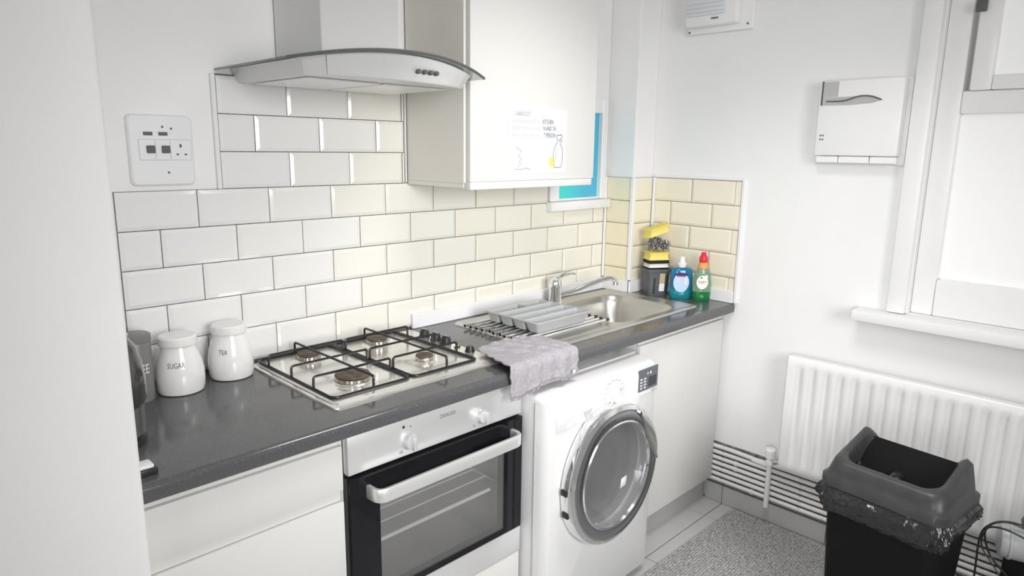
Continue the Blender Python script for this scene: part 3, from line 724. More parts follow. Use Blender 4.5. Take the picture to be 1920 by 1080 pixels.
for i, z in enumerate(PZ_):
    bm = bmesh.new(); x = 2.138; path = [(x, -.535, z), (x, -.70, z)]
    if i == 0: path = spline([(x, -.535, z), (x, -.64, z), (x, -.74, z-.004), (x-.004, -.80, z-.010), (x, -.86, z-.002), (x, -2.5, z-.002)], 6)
    else: path = [(x, -.535, z), (x, -1.2, z), (x, -2.5, z)]
    tube(bm, path, .0092, 12)
    hp_ = thing('heating_pipe', (x, -.80, z), 'dirty white heating pipe along the right wall, '+words[i]+' of seven', 'pipe', 'pipes along the right wall')
    obj('pipe', bm, 'pipe_paint', hp_)
    for yb in ((-.66,) if i in (2, 3) else (-.74,) if i == 6 else ()):
        bm = bmesh.new(); tube(bm, [(x, yb-.006, z), (x, yb+.006, z)], .0115, 12); obj('clip', bm, 'pipe_paint', hp_)

# ================================================================ FUSE BOX AND DISPENSER
fb = thing('fuse_box', (XR, -.43, 2.01), 'white fuse box at the top of the right wall', 'fuse box')
obj('back_plate', mkbox((2.135, -.575, 2.012), (XR, -.292, 2.24), .006), 'white_gloss_paint', fb)
cv = obj('cover', mkbox((2.085, -.530, 2.034), (2.1352, -.305, 2.225), .010), 'white_gloss_paint', fb)
obj('flap', mkbox((2.076, -.485, 2.072), (2.0852, -.312, 2.20), .003), 'paper', cv)
obj('switch_slot', mkbox((2.0745, -.36, 2.148), (2.077, -.318, 2.17)), 'grey_mark', cv, smooth=False)
for q in range(3): obj('groove', mkbox((2.0750, -.480, 2.084+q*.016), (2.0763, -.316, 2.0855+q*.016)), 'light_grey', cv, smooth=False)
obj('latch', mkbox((2.081, -.455, 2.056), (2.0855, -.425, 2.061)), 'grey_mark', cv, smooth=False)
for yy, zz in ((-.300, 2.022), (-.556, 2.032), (-.306, 2.112)):
    bm = bmesh.new(); lathe(bm, (2.1352, yy, zz), [(.0045, 0), (.004, .002)], 12, (-1, 0, 0)); obj('screw', bm, 'grey_mark', fb)

dsx = thing('towel_dispenser', (XR, -1.015, 1.50), 'white wall-mounted dispenser with a grey slot beside the large window', 'dispenser')
obj('body', mkbox((2.105, -1.152, 1.530), (XR, -.872, 1.795), .006), 'white_gloss_paint', dsx)
obj('back_plate', mkbox((2.150, -1.166, 1.500), (XR, -.864, 1.80), .003), 'white_gloss_paint', dsx)
obj('viewing_panel', mkbox((2.1035, -.938, 1.738), (2.106, -.884, 1.790)), 'light_grey', dsx, smooth=False)
obj('edge_line', mkbox((2.103, -.886, 1.708), (2.106, -.880, 1.792)), 'grey_mark', dsx, smooth=False)
bm = bmesh.new(); prism(bm, [(-.886, 1.708), (-.886, 1.736), (-.96, 1.736), (-1.02, 1.738), (-1.06, 1.732), (-1.09, 1.722), (-1.055, 1.712), (-.98, 1.707)], 0, 2.1035, 2.106); obj('slot', bm, 'light_grey', dsx, smooth=False)
bm = bmesh.new(); tube(bm, spline([(2.103, -.90, 1.722), (2.101, -.96, 1.722), (2.100, -1.01, 1.736), (2.100, -1.05, 1.735), (2.103, -1.085, 1.722)], 6), .0025, 6); obj('towel_edge', bm, 'grey_mark', dsx)
for a, b in ((-.878, -.955), (-.958, -1.062), (-1.065, -1.150)): obj('tray_segment', mkbox((2.112, b, 1.505), (2.150, a, 1.5285), .002, 1), 'white_gloss_paint', dsx)
for zz in (1.602, 1.588):
    for yy in (-.890, -.899): obj('marking', mkbox((2.1040, yy-.0028, zz-.003), (2.106, yy+.0028, zz+.003)), 'print_grey', dsx, smooth=False)

# switch plate left of the hood -------------------------------------------
sw = thing('switch_plate', (.12, .008, 1.432), 'white cooker switch plate with socket on the left of the tiles', 'switch')
bm = bmesh.new()
def pq(y, i, r): return [(x, y, z) for x, z in rrect(.042+i, .200-i, 1.434+i, 1.614-i, r, 6)]
loft(bm, [pq(.008, 0, .014), pq(-.004, .001, .014), pq(-.008, .005, .012)], True, True, True); obj('plate', bm, 'sanitary_white', sw)
bm = bmesh.new(); YP = -.008
box(bm, (.066, YP-.0015, 1.500), (.192, YP, 1.551), .0008, 1); obj('module', bm, 'sanitary_white', sw)
obj('module_outline', mkbox((.0652, YP-.0004, 1.4992), (.1928, YP+.0004, 1.5518)), 'light_grey', sw, smooth=False)
for x in (.094, .130):
    obj('rocker_switch', mkbox((x-.0115, YP-.006, 1.517), (x+.0085, YP-.001, 1.536), .0015, 1), 'grey_mark', sw)
    obj('indicator_window', mkbox((x-.016, YP-.0008, 1.561), (x+.006, YP+.001, 1.570)), 'grey_mark', sw, smooth=False)
    obj('divider', mkbox((x+.0095, YP-.0022, 1.503), (x+.0105, YP-.0012, 1.548)), 'print_faint', sw, smooth=False)
for x, z, w, h in ((.1655, 1.536, .0022, .0042), (.157, 1.514, .003, .0018), (.177, 1.514, .003, .0018)):
    obj('socket_hole', mkbox((x-w, YP-.002, z-h), (x+w, YP-.001, z+h)), 'print_black', sw, smooth=False)
for x, z in ((.125, 1.583), (.146, 1.579), (.132, 1.468)):
    bm = bmesh.new(); lathe(bm, (x, YP, z), [(.003, 0), (.0025, .0012)], 10, (0, -1, 0)); obj('screw', bm, 'grey_mark', sw)

# ================================================================ THINGS ON THE WORKTOP
TOP = .9102
camxy = Vector((-.50864, -1.90583))
def jar(c, s, label, da):
    t = thing('storage_jar', (c[0], c[1], TOP), label, 'jar', 'ceramic storage jars')
    prof = [(.050, 0), (.055, .003), (.0585, .015), (.0595, .04), (.0585, .06), (.054, .085), (.0475, .106), (.043, .117), (.0415, .124)]
    bm = bmesh.new(); lathe(bm, (c[0], c[1], TOP), prof, 40); obj('body', bm, 'ceramic', t)
    bm = bmesh.new(); lathe(bm, (c[0], c[1], TOP), [(.043, .1245), (.0465, .127), (.0475, .134), (.0465, .146), (.043, .150), (.02, .1515)], 40); obj('lid', bm, 'ceramic_lid', t)
    def rad(z):
        h = z-TOP
        for (r0, h0), (r1, h1) in zip(prof[:-1], prof[1:]):
            if h0 <= h <= h1: return r0+(r1-r0)*(h-h0)/(h1-h0)
        return prof[-1][0]
    d = camxy-Vector(c[:2]); a = math.atan2(d.y, d.x)+da
    bm = text_mesh(s, .019); bmesh.ops.triangulate(bm, faces=bm.faces[:]); bmesh.ops.subdivide_edges(bm, edges=bm.edges[:], cuts=2); bmesh.ops.triangulate(bm, faces=bm.faces[:])
    for v in bm.verts:
        zz = TOP+.082+v.co.y; r = rad(zz)+.0012; aa = a+v.co.x*.72/.057
        v.co = Vector((c[0]+r*math.cos(aa), c[1]+r*math.sin(aa), zz))
    obj_flat('lettering', bm, 'print_grey', t)
jar((.086, -.100), 'SUGAR', 'white marbled ceramic jar lettered SUGAR', -.15)
jar((.230, -.074), 'TEA', 'white marbled ceramic jar lettered TEA beside the hob', -.35)
cn = thing('coffee_canister', (-.016, -.100, TOP), 'dark grey cylindrical canister between the kettle and the sugar jar', 'canister')
bm = bmesh.new(); lathe(bm, (-.016, -.100, TOP), [(.036, 0), (.0375, .003), (.0375, .150), (.036, .153)], 32); obj('body', bm, 'canister_grey', cn)
bm = bmesh.new(); lathe(bm, (-.016, -.100, TOP), [(.0385, .1532), (.039, .156), (.0385, .168), (.034, .171)], 32); obj('lid', bm, 'canister_grey', cn)
d = camxy-Vector((-.016, -.100)); cyl_lettering('lettering', 'COFFEE', .034, 'icon_white', cn, (-.016, -.100), .0378, math.atan2(d.y, d.x)-.15, TOP+.085, .62)
kc = (-.146, -.345)
kt = thing('kettle', (*kc, TOP), 'dark kettle with a steel lower part half hidden by the left wall', 'kettle')
bm = bmesh.new(); lathe(bm, (*kc, TOP), [(.066, 0), (.070, .004), (.070, .016), (.064, .018)], 36); obj('base', bm, 'black_plastic', kt)
bm = bmesh.new(); lathe(bm, (*kc, TOP), [(.064, .0185), (.069, .024), (.070, .07), (.071, .088)], 36); obj('lower_body', bm, 'kettle_steel', kt)
bm = bmesh.new(); lathe(bm, (*kc, TOP), [(.071, .0885), (.0765, .098), (.077, .14), (.073, .18), (.064, .212), (.054, .226), (.050, .230)], 36); obj('upper_body', bm, 'kettle_dark', kt)
bm = bmesh.new(); lathe(bm, (*kc, TOP), [(.050, .2305), (.052, .238), (.046, .250), (.03, .258), (.014, .260)], 28); obj('lid', bm, 'kettle_steel', kt)
bm = bmesh.new(); hdv = Vector((-.96, -.27, 0)); k0 = Vector((*kc, TOP))
tube(bm, spline([k0+hdv*.050+Vector((0, 0, .228)), k0+hdv*.085+Vector((0, 0, .245)), k0+hdv*.112+Vector((0, 0, .215)), k0+hdv*.116+Vector((0, 0, .15)), k0+hdv*.100+Vector((0, 0, .095)), k0+hdv*.070+Vector((0, 0, .085))], 6), [.010]+[.012]*29+[.010], 12); obj('handle', bm, 'black_plastic', kt)
pa = thing('plug_adapter', (-.150, -.535, TOP), 'small black and white plug lying at the worktop front edge', 'plug')
obj('body', mkbox((-.170, -.552, TOP), (-.118, -.515, TOP+.014), .003), 'black_plastic', pa)
obj('cover', mkbox((-.170, -.550, TOP+.0142), (-.124, -.517, TOP+.022), .003), 'sanitary_white', pa)

# drying rack on the drainer ----------------------------------------------
rk = thing('drying_rack', (1.28, -.28, .9168), 'chrome roll-up drying rack under the cutlery tray', 'drying rack')
for k in range(11):
    y = -.135-k*.0285; xo = random.uniform(-.01, .01); x1 = 1.50+xo
    bm = bmesh.new(); tube(bm, [(1.045+xo, y, .9226), (x1, y, .9226)], .0048, 10); rr = obj('rod', bm, 'chrome', rk)
    for xa, xb in ((1.045+xo, 1.062+xo), (x1-.017, x1)):
        bm = bmesh.new(); tube(bm, [(xa, y, .9226), (xb, y, .9226)], .0056, 10); obj('end_cap', bm, 'black_plastic' if xa > 1.3 else 'steel', rr)
# cutlery tray
ct = thing('cutlery_tray', (1.27, -.275, .9285), 'grey plastic cutlery tray with divided compartments on the drainer', 'tray')
TX0, TX1, TY0, TY1, TB, TT = 1.122, 1.405, -.405, -.148, .9285, .968
bm = bmesh.new()
def tl(i, z, r=.012): return [(x, y, z) for x, y in rrect(TX0+i, TX1-i, TY0+i, TY1-i, r, 3)]
lanes = [(-.403, -.341), (-.339, -.277), (-.275, -.213), (-.211, -.150)]
for y0, y1 in lanes:
    bm = bmesh.new()
    def cl_(i, z, r): return [(x, y, z) for x, y in rrect(TX0+.002+i, TX1-.002-i, y0+i*.55, y1-i*.55, r, 3)]
    loft(bm, [cl_(.014, TB, .008), cl_(.0015, TT-.001, .006), cl_(.0035, TT-.001, .005), cl_(.016, TB+.003, .007)], True, True, True); obj('compartment', bm, 'grey_plastic', ct, angle=40)
bm = bmesh.new()
loft(bm, [tl(.002, TT-.004), tl(-.004, TT-.004), tl(-.004, TT), tl(.002, TT)], True); bmesh.ops.bridge_loops(bm, edges=[e for e in bm.edges if len(e.link_faces) == 1]); obj('rim', bm, 'grey_plastic', ct, angle=40)
for yd in (-.340, -.276, -.212): obj('divider_top', mkbox((TX0+.003, yd-.0024, TT-.002), (TX1-.003, yd+.0024, TT), .0008, 1), 'grey_plastic', ct)
obj('cross_divider', mkbox((1.285, -.206, TB+.004), (1.289, -.155, TT-.002)), 'grey_plastic', ct, smooth=False)
for y0, y1 in lanes[:2]:
    bm = bmesh.new(); ym = (y0+y1)/2
    prism(bm, [(TX0+.15+.10*k/10, TB+.004+.022*math.sin(PI*k/10)) for k in range(11)], 1, ym-.024, ym+.024); obj('curved_rest', bm, 'grey_plastic', ct, angle=40)

# towel -------------------------------------------------------------------
def towel():
    bm = bmesh.new(); nu, nv = 64, 60
    def hnoise(x, y): return .5*math.sin(37*x+9*math.sin(23*y))+.3*math.sin(71*x-31*y+1.3)+.25*math.sin(95*y+13*x)
    rows = []
    for j in range(nv+1):
        v = j/nv; row = []
        for i in range(nu+1):
            u = i/nu
            # back edge and front edge in plan
            xb = .842+.276*u; yb = -.412+.030*math.sin(PI*min(u*1.15, 1))-.012*u
            xf = .800+.300*u
            ltop = (-.594)-yb            # negative
            drop = .062+.020*(1-u)+.006*math.sin(9*u)
            L1 = -ltop; Lt = L1+drop; s = v*Lt
            x = xb+(xf-xb)*min(s/L1, 1)
            rr = .022
            if s < L1-rr: y, z = yb-s, 0.0
            elif s < L1-rr+rr*PI/2:
                t = (s-(L1-rr))/rr; y, z = yb-(L1-rr)-rr*math.sin(t), -rr+rr*math.cos(t)
            else: y = yb-L1; z = -rr-(s-(L1-rr)-rr*PI/2)
            topness = max(0, min(1, (L1-s)/.05))
            wr = hnoise(x, y if topness > 0 else s)
            fold = .006*math.exp(-((u-.05-.75*v)/.04)**2)+.006*math.exp(-((u-.30-.70*v)/.05)**2)+.005*math.exp(-((u-.52-.60*v)/.045)**2)+.005*math.exp(-((u-.74-.4*v)/.05)**2)
            zz = .9255+.006+z+(.0022*(wr+.8)+fold)*topness
            yy = y-(.0022*(math.sin(31*u+3*v)+math.sin(17*u+1.0)+math.sin(67*u)*.4+2)+.5*fold)*(1-topness)
            rim = min(u, 1-u, v/1.0)
            if topness > 0: zz -= .006*math.exp(-(min(u, 1-u)/.02))*topness
            if v < .03: zz -= .002
            if x < .895 and topness > 0: zz = max(zz, .9255+.008)
            row.append(bm.verts.new((x+.003*math.sin(40*v+5*u), yy, zz)))
        rows.append(row)
    for a, b in zip(rows[:-1], rows[1:]):
        for i in range(nu): bm.faces.new((a[i], a[i+1], b[i+1], b[i]))
    bot = [(v.co.copy()) for v in rows[-1]]
    return bm, bot
tw = thing('tea_towel', (.97, -.60, .84), 'crumpled lilac-grey towel draped over the worktop edge onto the washing machine', 'towel')
bm, bot = towel()
to = obj('cloth', bm, 'towel', tw, angle=180)
md = to.modifiers.new('thickness', 'SOLIDIFY'); md.thickness = .004; md.offset = 1
fr = bmesh.new()
for i in range(0, len(bot)):
    for q in range(3):
        p0 = bot[i]+Vector((random.uniform(-.003, .003), -.002, .002)); tube(fr, [p0, p0+Vector((random.uniform(-.003, .003), random.uniform(-.002, .001), -.006)), p0+Vector((random.uniform(-.004, .004), random.uniform(-.003, .001), -.012))], .0009, 4)
fo = obj('fringe', fr, 'towel', tw); fo['kind'] = 'stuff'
obj('care_label', mkbox((1.066, -.612, .858), (1.078, -.6105, .868)), 'sanitary_white', tw, smooth=False)

# corner caddy with sponges -------------------------------------------------
def rot2(c, a, pts): return [(c[0]+x*math.cos(a)-y*math.sin(a), c[1]+x*math.sin(a)+y*math.cos(a)) for x, y in pts]
cc = (2.068, -.243); CA = -.62
cd = thing('sponge_caddy', (*cc, TOP), 'dark grey plastic sink caddy holding sponges in the corner', 'caddy')
def cl(z, hx, hy, r=.012): return [(x, y, z) for x, y in rot2(cc, CA, rrect(-hx, hx, -hy, hy, r, 3))]
bm = bmesh.new(); loft(bm, [cl(TOP, .044, .040), cl(TOP+.108, .052, .048), cl(TOP+.108, .056, .052), cl(TOP+.118, .056, .052), cl(TOP+.118, .050, .046), cl(TOP+.006, .042, .038)], True, True, True); obj('pot', bm, 'dark_grey_plastic', cd, angle=40)
def cpt(lx, ly): return rot2(cc, CA, [(lx, ly)])[0]
def caddy_quad(name, x0, x1, z0, z1, m, side=0):
    """panel on the front (-y local) or left side; follows the wall taper"""
    bm = bmesh.new(); out = []
    for z, (a, b) in ((z0, (x0, x1)), (z1, (x0, x1))):
        h = .040+.008*(z-TOP)/.108+.0006
        for q in (a, b): out.append((*cpt(*((q, -h) if side == 0 else (-h, q))), z))
    o2 = [Vector(p) for p in out]; quad = [o2[0], o2[1], o2[3], o2[2]]
    n_ = (quad[1]-quad[0]).cross(quad[2]-quad[0]).normalized()*.0008
    loft(bm, [[p-n_ for p in quad], [p+n_ for p in quad]], True, True, True); return obj(name, bm, m, cd, smooth=False)
caddy_quad('slot', -.024, -.016, TOP+.008, TOP+.080, 'print_black'); caddy_quad('slot', .033, .040, TOP+.008, TOP+.090, 'print_black')
caddy_quad('price_label', .003, .027, TOP+.02, TOP+.055, 'sanitary_white'); caddy_quad('price_label', .003, .027, TOP+.056, TOP+.100, 'label_tan')
def sponge(zb, layers, label, tilt=0.0, c=cc, ang=CA+.08, hx=.048, hy=.036):
    t = thing('sponge', (*c, zb), label, 'sponge', 'washing-up sponges')
    z = zb
    for nm, th, m in layers:
        bm = bmesh.new()
        pr = []
        for q in (0, .25, .5, .75, 1):
            i = .004*math.sin(PI*q)if nm == 'foam' else 0
            pr.append([(x, y, z+th*q+tilt*((x-c[0])*.8+(y-c[1])*-.6)) for x, y in rot2(c, ang, rrect(-hx+i, hx-i, -hy+i, hy-i, .006, 3))])
        loft(bm, pr, True, True, True); obj(nm, bm, m, t, angle=50); z += th+.0002
    return z
z = sponge(TOP+.110, [('scouring_pad', .014, 'scourer_black')], 'flat black scouring pad at the bottom of the sponge stack')
z = sponge(z+.0005, [('foam', .017, 'sponge_white'), ('scouring_pad', .015, 'scourer_black')], 'white sponge with black scouring pad in the stack')
z = sponge(z+.0005, [('foam', .034, 'sponge_yellow')], 'yellow sponge below the steel wool')
wl = bmesh.new(); wc0 = Vector((cc[0]-.002, cc[1], z+.036))
for (off, rad_, cnt) in ((Vector((-.008, .004, .0)), .036, 100), (Vector((.026, -.022, -.008)), .027, 60)):
    for q in range(cnt):
        d = Vector((random.gauss(0, 1), random.gauss(0, 1), random.gauss(0, 1))).normalized(); r0 = rad_*(random.uniform(.3, 1))**.5
        c0 = wc0+off+d*r0*.86; u, v, a = frame_of((random.gauss(0, 1), random.gauss(0, 1), random.gauss(0, 1)))
        cr = random.uniform(.004, .008); L_ = random.uniform(.004, .014)
        tube(wl, [c0+u*cr*math.cos(w*.7)+v*cr*math.sin(w*.7)+a*L_*(w/24-.5) for w in range(25)], .0007, 4)
so = obj('steel_wool', wl, 'steel_wool', loc=(cc[0], cc[1], z)); tag(so, 'ball of silver steel wool between yellow sponges', 'scourer')
zt_ = wc0.z+.040
sponge(zt_, [('foam', .030, 'sponge_yellow'), ('scouring_pad', .004, 'sponge_yellow')], 'yellow sponge on top of the stack above the steel wool', .30, (cc[0]-.004, cc[1]+.006), CA+.25, .049, .034)

# bottles -----------------------------------------------------------------
def bottle_loop(c, ang, hx, hy, z, n=24, p=2.6):
    out = []
    for k in range(n):
        t = 2*PI*k/n; cx, sx = math.cos(t), math.sin(t)
        x = hx*math.copysign(abs(cx)**(2/p), cx); y = hy*math.copysign(abs(sx)**(2/p), sx)
        out.append((x, y))
    return [(x, y, z) for x, y in rot2(c, ang, out)]
def bottle_label(name, parent, c, ang, cx, cz, rx, rz, hy, m, lift, off=.001):
    bm = bmesh.new(); n = 24
    a = [(cx+rx*math.cos(2*PI*k/n), cz+rz*math.sin(2*PI*k/n)) for k in range(n)]
    lo = [(*rot2(c, ang, [(x, -hy-off)])[0], z) for x, z in a]; hi = [(*rot2(c, ang, [(x, -hy-off-lift)])[0], z) for x, z in a]
    loft(bm, [lo, hi], True, True, True); return obj(name, bm, m, parent, smooth=False)
BA = -.80
b1 = (2.080, -.368)
t = thing('soap_bottle', (*b1, TOP), 'blue liquid hand soap bottle with a white cap beside the caddy', 'bottle')
def bl_(c, ang, lst): return [bottle_loop(c, ang, hx*KX, hy*KY, TOP+h*KZ) for hx, hy, h in lst]
KX, KY, KZ = 1.48, 1.25, 1.20
bm = bmesh.new(); loft(bm, bl_(b1, BA, [(.029, .017, 0), (.0325, .020, .006), (.0335, .021, .02), (.0335, .021, .035)]), True, True, True); obj('lower_body', bm, 'soap_teal', t)
bm = bmesh.new(); loft(bm, bl_(b1, BA, [(.0335, .021, .0352), (.0325, .021, .06), (.0315, .020, .085), (.030, .019, .102), (.026, .016, .110), (.012, .012, .114)]), True, True, True); obj('upper_body', bm, 'soap_blue', t)
bm = bmesh.new(); lathe(bm, (*b1, TOP), [(.0165, .137), (.0165, .147), (.020, .148), (.020, .156), (.0125, .158), (.0115, .180), (.009, .183)], 24); obj('cap', bm, 'cap_white', t)
bottle_label('label', t, b1, BA, -.006, TOP+.073, .034, .043, .0255, 'label_blue', .0008)
def blet(s, size, m, par, c, cx, cz, hy, sx=.8):
    p = rot2(c, BA, [(cx, -hy)])[0]; lettering('lettering', s, size, m, par, (*p, cz), (math.cos(BA), math.sin(BA), 0), (0, 0, 1), sx, .0012)
bottle_label('brand_band', t, b1, BA, -.006, TOP+.108, .028, .008, .0258, 'print_navy', .0010)
for kx in (-.020, -.006, .006): bottle_label('red_mark', t, b1, BA, kx, TOP+.101, .005, .0035, .0270, 'print_red', .0008)
bottle_label('panel', t, b1, BA, .014, TOP+.078, .008, .016, .0262, 'paper', .0008)
b2 = (2.098, -.458)
t = thing('washing_up_bottle', (*b2, TOP), 'green washing-up liquid bottle with a red cap by the wall', 'bottle')
KX, KY, KZ = 1.28, 1.2, 1.24
bm = bmesh.new(); loft(bm, bl_(b2, BA, [(.026, .016, 0), (.0285, .019, .005), (.0290, .0195, .018), (.0295, .0195, .034)]), True, True, True); obj('liquid', bm, 'liquid_green', t)
bm = bmesh.new(); loft(bm, bl_(b2, BA, [(.0296, .0195, .0342), (.0300, .0195, .055), (.027, .018, .085), (.022, .016, .105), (.016, .014, .116), (.013, .012, .122)]), True, True, True); obj('body', bm, 'clear_green', t)
bm = bmesh.new(); lathe(bm, (*b2, TOP), [(.0215, .142), (.0205, .150), (.0185, .166), (.017, .167)], 24); obj('neck_band', bm, 'label_orange', t)
bm = bmesh.new(); lathe(bm, (*b2, TOP), [(.0165, .1672), (.0175, .170), (.0175, .186), (.0145, .193), (.011, .197), (.011, .206), (.008, .210)], 24); obj('cap', bm, 'cap_red', t)
bottle_label('label_rim', t, b2, BA, -.005, TOP+.085, .0275, .034, .0228, 'print_green', .0006)
bottle_label('label', t, b2, BA, -.005, TOP+.084, .0245, .030, .0236, 'label_white', .0006)
blet('FAIRY', .0185, 'print_red', t, b2, -.005, TOP+.084, .0246, .74)
bottle_label('emblem', t, b2, BA, .010, TOP+.108, .007, .008, .0240, 'label_white', .0008); bottle_label('emblem', t, b2, BA, -.010, TOP+.104, .005, .004, .0242, 'print_green', .0008)

# ================================================================ FLOOR THINGS
rg = thing('rug', (1.55, -1.3, 0), 'grey woven rug on the tiled floor', 'rug')
obj('backing', mkbox((.95, -1.95, .0004), (2.132, -.668, .006)), 'rug', rg, smooth=False)
bm = bmesh.new(); y = -.671
i = 0
while y > -1.94:
    n = 150; x0, x1 = .952+random.uniform(0, .003), 2.131+random.uniform(-.003, .002)
    pts = [Vector((x0+(x1-x0)*k/n, y+.0006*math.sin(k*1.9+i), .0078+.0016*math.sin(k*PI*.5+(i % 2)*PI))) for k in range(n+1)]
    for k in range(n):
        a, b = pts[k], pts[k+1]
        bm.faces.new([bm.verts.new(q) for q in ((a.x, a.y-.0048, .006), (b.x, b.y-.0048, .006), (b.x, b.y, b.z), (a.x, a.y, a.z))])
        bm.faces.new([bm.verts.new(q) for q in ((a.x, a.y, a.z), (b.x, b.y, b.z), (b.x, b.y+.0048, .006), (a.x, a.y+.0048, .006))])
    y -= .0108; i += 1
ro = obj('woven_cords', bm, 'rug_light', rg, smooth=False); ro['kind'] = 'stuff'

# swing-lid bin -----------------------------------------------------------
bc = Vector((1.655, -1.40, 0)); BR = math.radians(-7)
bn = thing('waste_bin', (bc.x, bc.y, .0095), 'black plastic waste bin with an open lid and black bag in front of the radiator', 'bin')
HXb, HYb = .125, .165      # half sizes of the rim (x towards the wall, y along it)
def bp(x, y, z): return (bc.x+x*math.cos(BR)-y*math.sin(BR), bc.y+x*math.sin(BR)+y*math.cos(BR), z)
def brl(hx, hy, z, r=.035, n=6): return [bp(x, y, z) for x, y in rrect(-hx, hx, -hy, hy, r, n)]
bm = bmesh.new(); loft(bm, [brl(HXb-.03, HYb-.03, .0095), brl(HXb-.025, HYb-.025, .0135), brl(HXb-.004, HYb-.004, .475), brl(HXb+.006, HYb+.006, .478), brl(HXb+.006, HYb+.006, .495), brl(HXb-.002, HYb-.002, .495), brl(HXb-.012, HYb-.012, .40), brl(HXb-.03, HYb-.03, .02)], True, True, True)
obj('bin_body', bm, 'bin_body', bn, angle=40)
# lid frame: rises to high ends, low at the front
bm = bmesh.new(); n = 12
base = rrect(-HXb-.014, HXb+.014, -HYb-.014, HYb+.014, .04, n)
def lid_h(x, y):
    e = abs(y)/HYb; e = min(1, max(0, (e-.50)/.42)); e = e*e*(3-2*e)
    b = (x+HXb)/(2*HXb)
    return .628+.008*b+e*(.052*math.exp(-((b-.78)/.36)**2)+.006)
def ring(i, zf, r): return [bp(x, y, zf(x, y)) for x, y in rrect(-HXb-.014+i, HXb+.014-i, -HYb-.014+i, HYb+.014-i, r, n)]
loft(bm, [ring(.004, lambda x, y: .548, .04), ring(0, lambda x, y: .550, .04), ring(0, lambda x, y: .576, .04), ring(.010, lambda x, y: .583, .04),
          ring(.014, lambda x, y: .583+.30*(lid_h(x, y)-.583), .04), ring(.022, lambda x, y: .583+.80*(lid_h(x, y)-.583), .042), ring(.034, lambda x, y: lid_h(x, y)-.003, .045), ring(.044, lambda x, y: lid_h(x, y), .045),
          ring(.050, lambda x, y: lid_h(x, y)-.006, .045), ring(.048, lambda x, y: .590, .045), ring(.02, lambda x, y: .576, .04), ring(.012, lambda x, y: .552, .04)], True)
obj('lid', bm, 'bin_plastic', bn, angle=60)
bm = bmesh.new()
fl = [(.030, .565), (.056, .605), (.084, .660), (.079, .663), (.050, .61), (.024, .57)]
loft(bm, [[bp(x, y, z) for x, z in fl] for y in (-HYb+.035, HYb-.035)], True, True, True); obj('swing_flap', bm, 'bin_body', bn)
for s in (-1, 1):
    bm = bmesh.new(); lathe(bm, bp(.075, s*(HYb-.034), .635), [(.010, -.006), (.010, .006)], 14, (math.sin(-BR), math.cos(BR), 0)); obj('pivot', bm, 'dark_grey_plastic', bn)
# bag skirt hanging out under the lid
bm = bmesh.new(); n = 30; loops = []; rr_ = random.Random(3)
ph = [rr_.uniform(0, 6) for _ in range(8)]
def crump(k, N, q): 
    t = 2*PI*k/N
    return .5*math.sin(5*t+ph[0]+2*q)+.35*math.sin(11*t+ph[1]-5*q)+.3*math.sin(23*t+ph[2]+7*q)+.25*math.sin(41*t+ph[3]+9*q)
for q in range(9):
    z = .560-.0098*q; out = -.006+.020*math.sin(PI*q/8)+.010*q/8
    base = rrect(-HXb-.006, HXb+.006, -HYb-.006, HYb+.006, .04, n); N = len(base); lp = []
    for k, (x, y) in enumerate(base):
        c = crump(k, N, q*.35); o = out+.008*c*(q/8+.25); l = math.hypot(x/HXb, y/HYb)
        dx, dy = (x/(HXb+.006)), (y/(HYb+.006)); m_ = math.hypot(dx, dy)
        zz = z-(.010*crump(k, N, 2.0)+.014*math.sin(2*2*PI*k/N+1.0))*(q/8)
        lp.append(bp(x+dx/m_*(o+.004), y+dy/m_*(o+.004), zz))
    loops.append(lp)
loft(bm, loops, True); bg = obj('bag_skirt', bm, 'bag_plastic', bn, angle=28)
bm = bmesh.new(); G_ = []
for i in range(25):
    row = []
    for j in range(31):
        x = -HXb+.020+(2*HXb-.040)*i/24; y = -HYb+.020+(2*HYb-.040)*j/30
        z = .548+.030*math.sin(17*x+3*math.sin(20*y))+.022*math.sin(38*y+25*x)+.014*math.sin(80*x-55*y)+.04*(abs(x)/HXb)**3+.03*(abs(y)/HYb)**3
        row.append(bm.verts.new(bp(x, y, min(z, .592))))
    G_.append(row)
for a, b in zip(G_[:-1], G_[1:]):
    for j in range(30): bm.faces.new((a[j], a[j+1], b[j+1], b[j]))
obj('bag_inside', bm, 'bag_plastic', bn, angle=25)

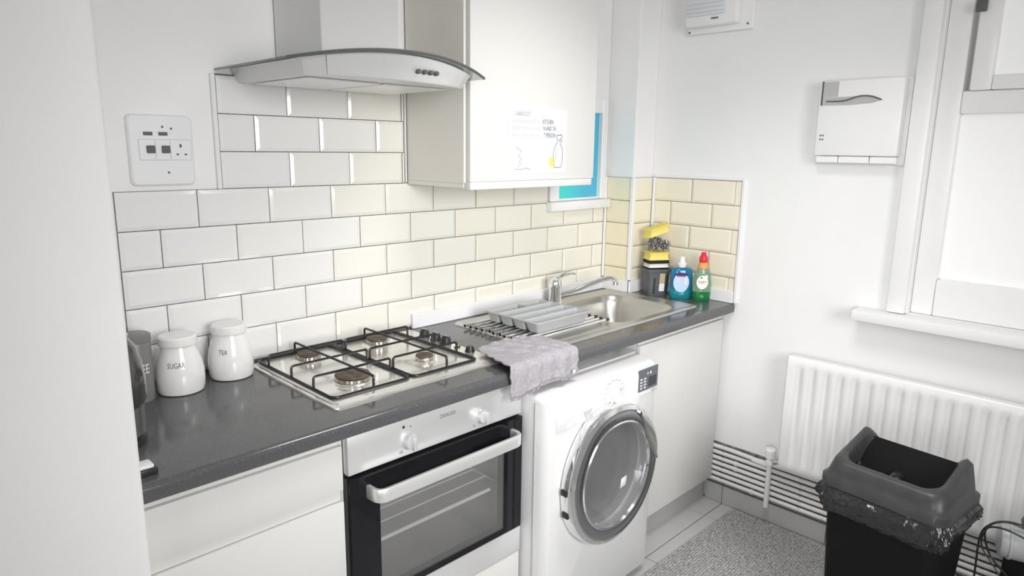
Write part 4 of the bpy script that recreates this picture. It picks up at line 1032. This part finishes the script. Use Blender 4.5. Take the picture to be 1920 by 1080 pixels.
# appliance with cables at the right edge ---------------------------------
ap = thing('appliance_drum', (1.91, -1.74, 0.0095), 'pale grey drum-shaped appliance on a dark stand right of the bin', 'appliance')
ax = Vector((.30, -1, 0)).normalized(); dc = Vector((1.865, -1.632, .405))
bm = bmesh.new(); lathe(bm, dc, [(.036, 0), (.046, .003), (.050, .010), (.052, .04), (.052, .16), (.046, .175)], 32, ax); obj('drum', bm, 'grey_plastic', ap)
bm = bmesh.new(); lathe(bm, dc, [(.0522, .022), (.0545, .024), (.0545, .030), (.0522, .032)], 32, ax); obj('seam_ring', bm, 'light_grey', ap)
bm = bmesh.new(); prism(bm, [(1.865, -1.86), (1.99, -1.86), (1.97, -1.652), (1.862, -1.652)], 2, .0095, .358); obj('stand', bm, 'bin_body', ap)
bm = bmesh.new(); lathe(bm, dc+Vector((.030, -.085, .047)), [(.040, 0), (.046, .012), (.042, .055), (.026, .068)], 20, (.1, -.25, 1)); obj('motor_cap', bm, 'dark_grey_plastic', ap)
def cable(pts, label, r=.0030): tag(obj('power_cable', (lambda b: tube(b, spline(pts, 10), r, 8))(bmesh.new()), 'black_plastic', loc=pts[-1]), label, 'cable', 'cables at the right edge')
cable([(1.855, -1.705, .475), (1.84, -1.65, .478), (1.835, -1.612, .455), (1.85, -1.590, .40), (1.872, -1.588, .27), (1.90, -1.588, .13), (1.925, -1.590, .045)], 'black cable looping from the drum appliance down to the plug')
cable([(1.80, -1.78, .430), (1.80, -1.70, .462), (1.80, -1.640, .470), (1.815, -1.605, .440), (1.83, -1.625, .36), (1.80, -1.70, .30), (1.76, -1.80, .16), (1.74, -1.86, .0135)], 'black cable crossing in front of the drum appliance')
cable([(1.835, -1.72, .468), (1.818, -1.66, .486), (1.812, -1.615, .462), (1.826, -1.60, .385), (1.816, -1.655, .315), (1.79, -1.74, .20), (1.77, -1.84, .0135)], 'thin black cable hanging behind the others at the right edge', .0022)
pg = thing('plug', (1.95, -1.60, 0), 'black plug on the floor beside the bin under the pipes', 'plug')
obj('body', mkbox((1.925, -1.622, .0095), (1.975, -1.570, .070), .008), 'black_plastic', pg)
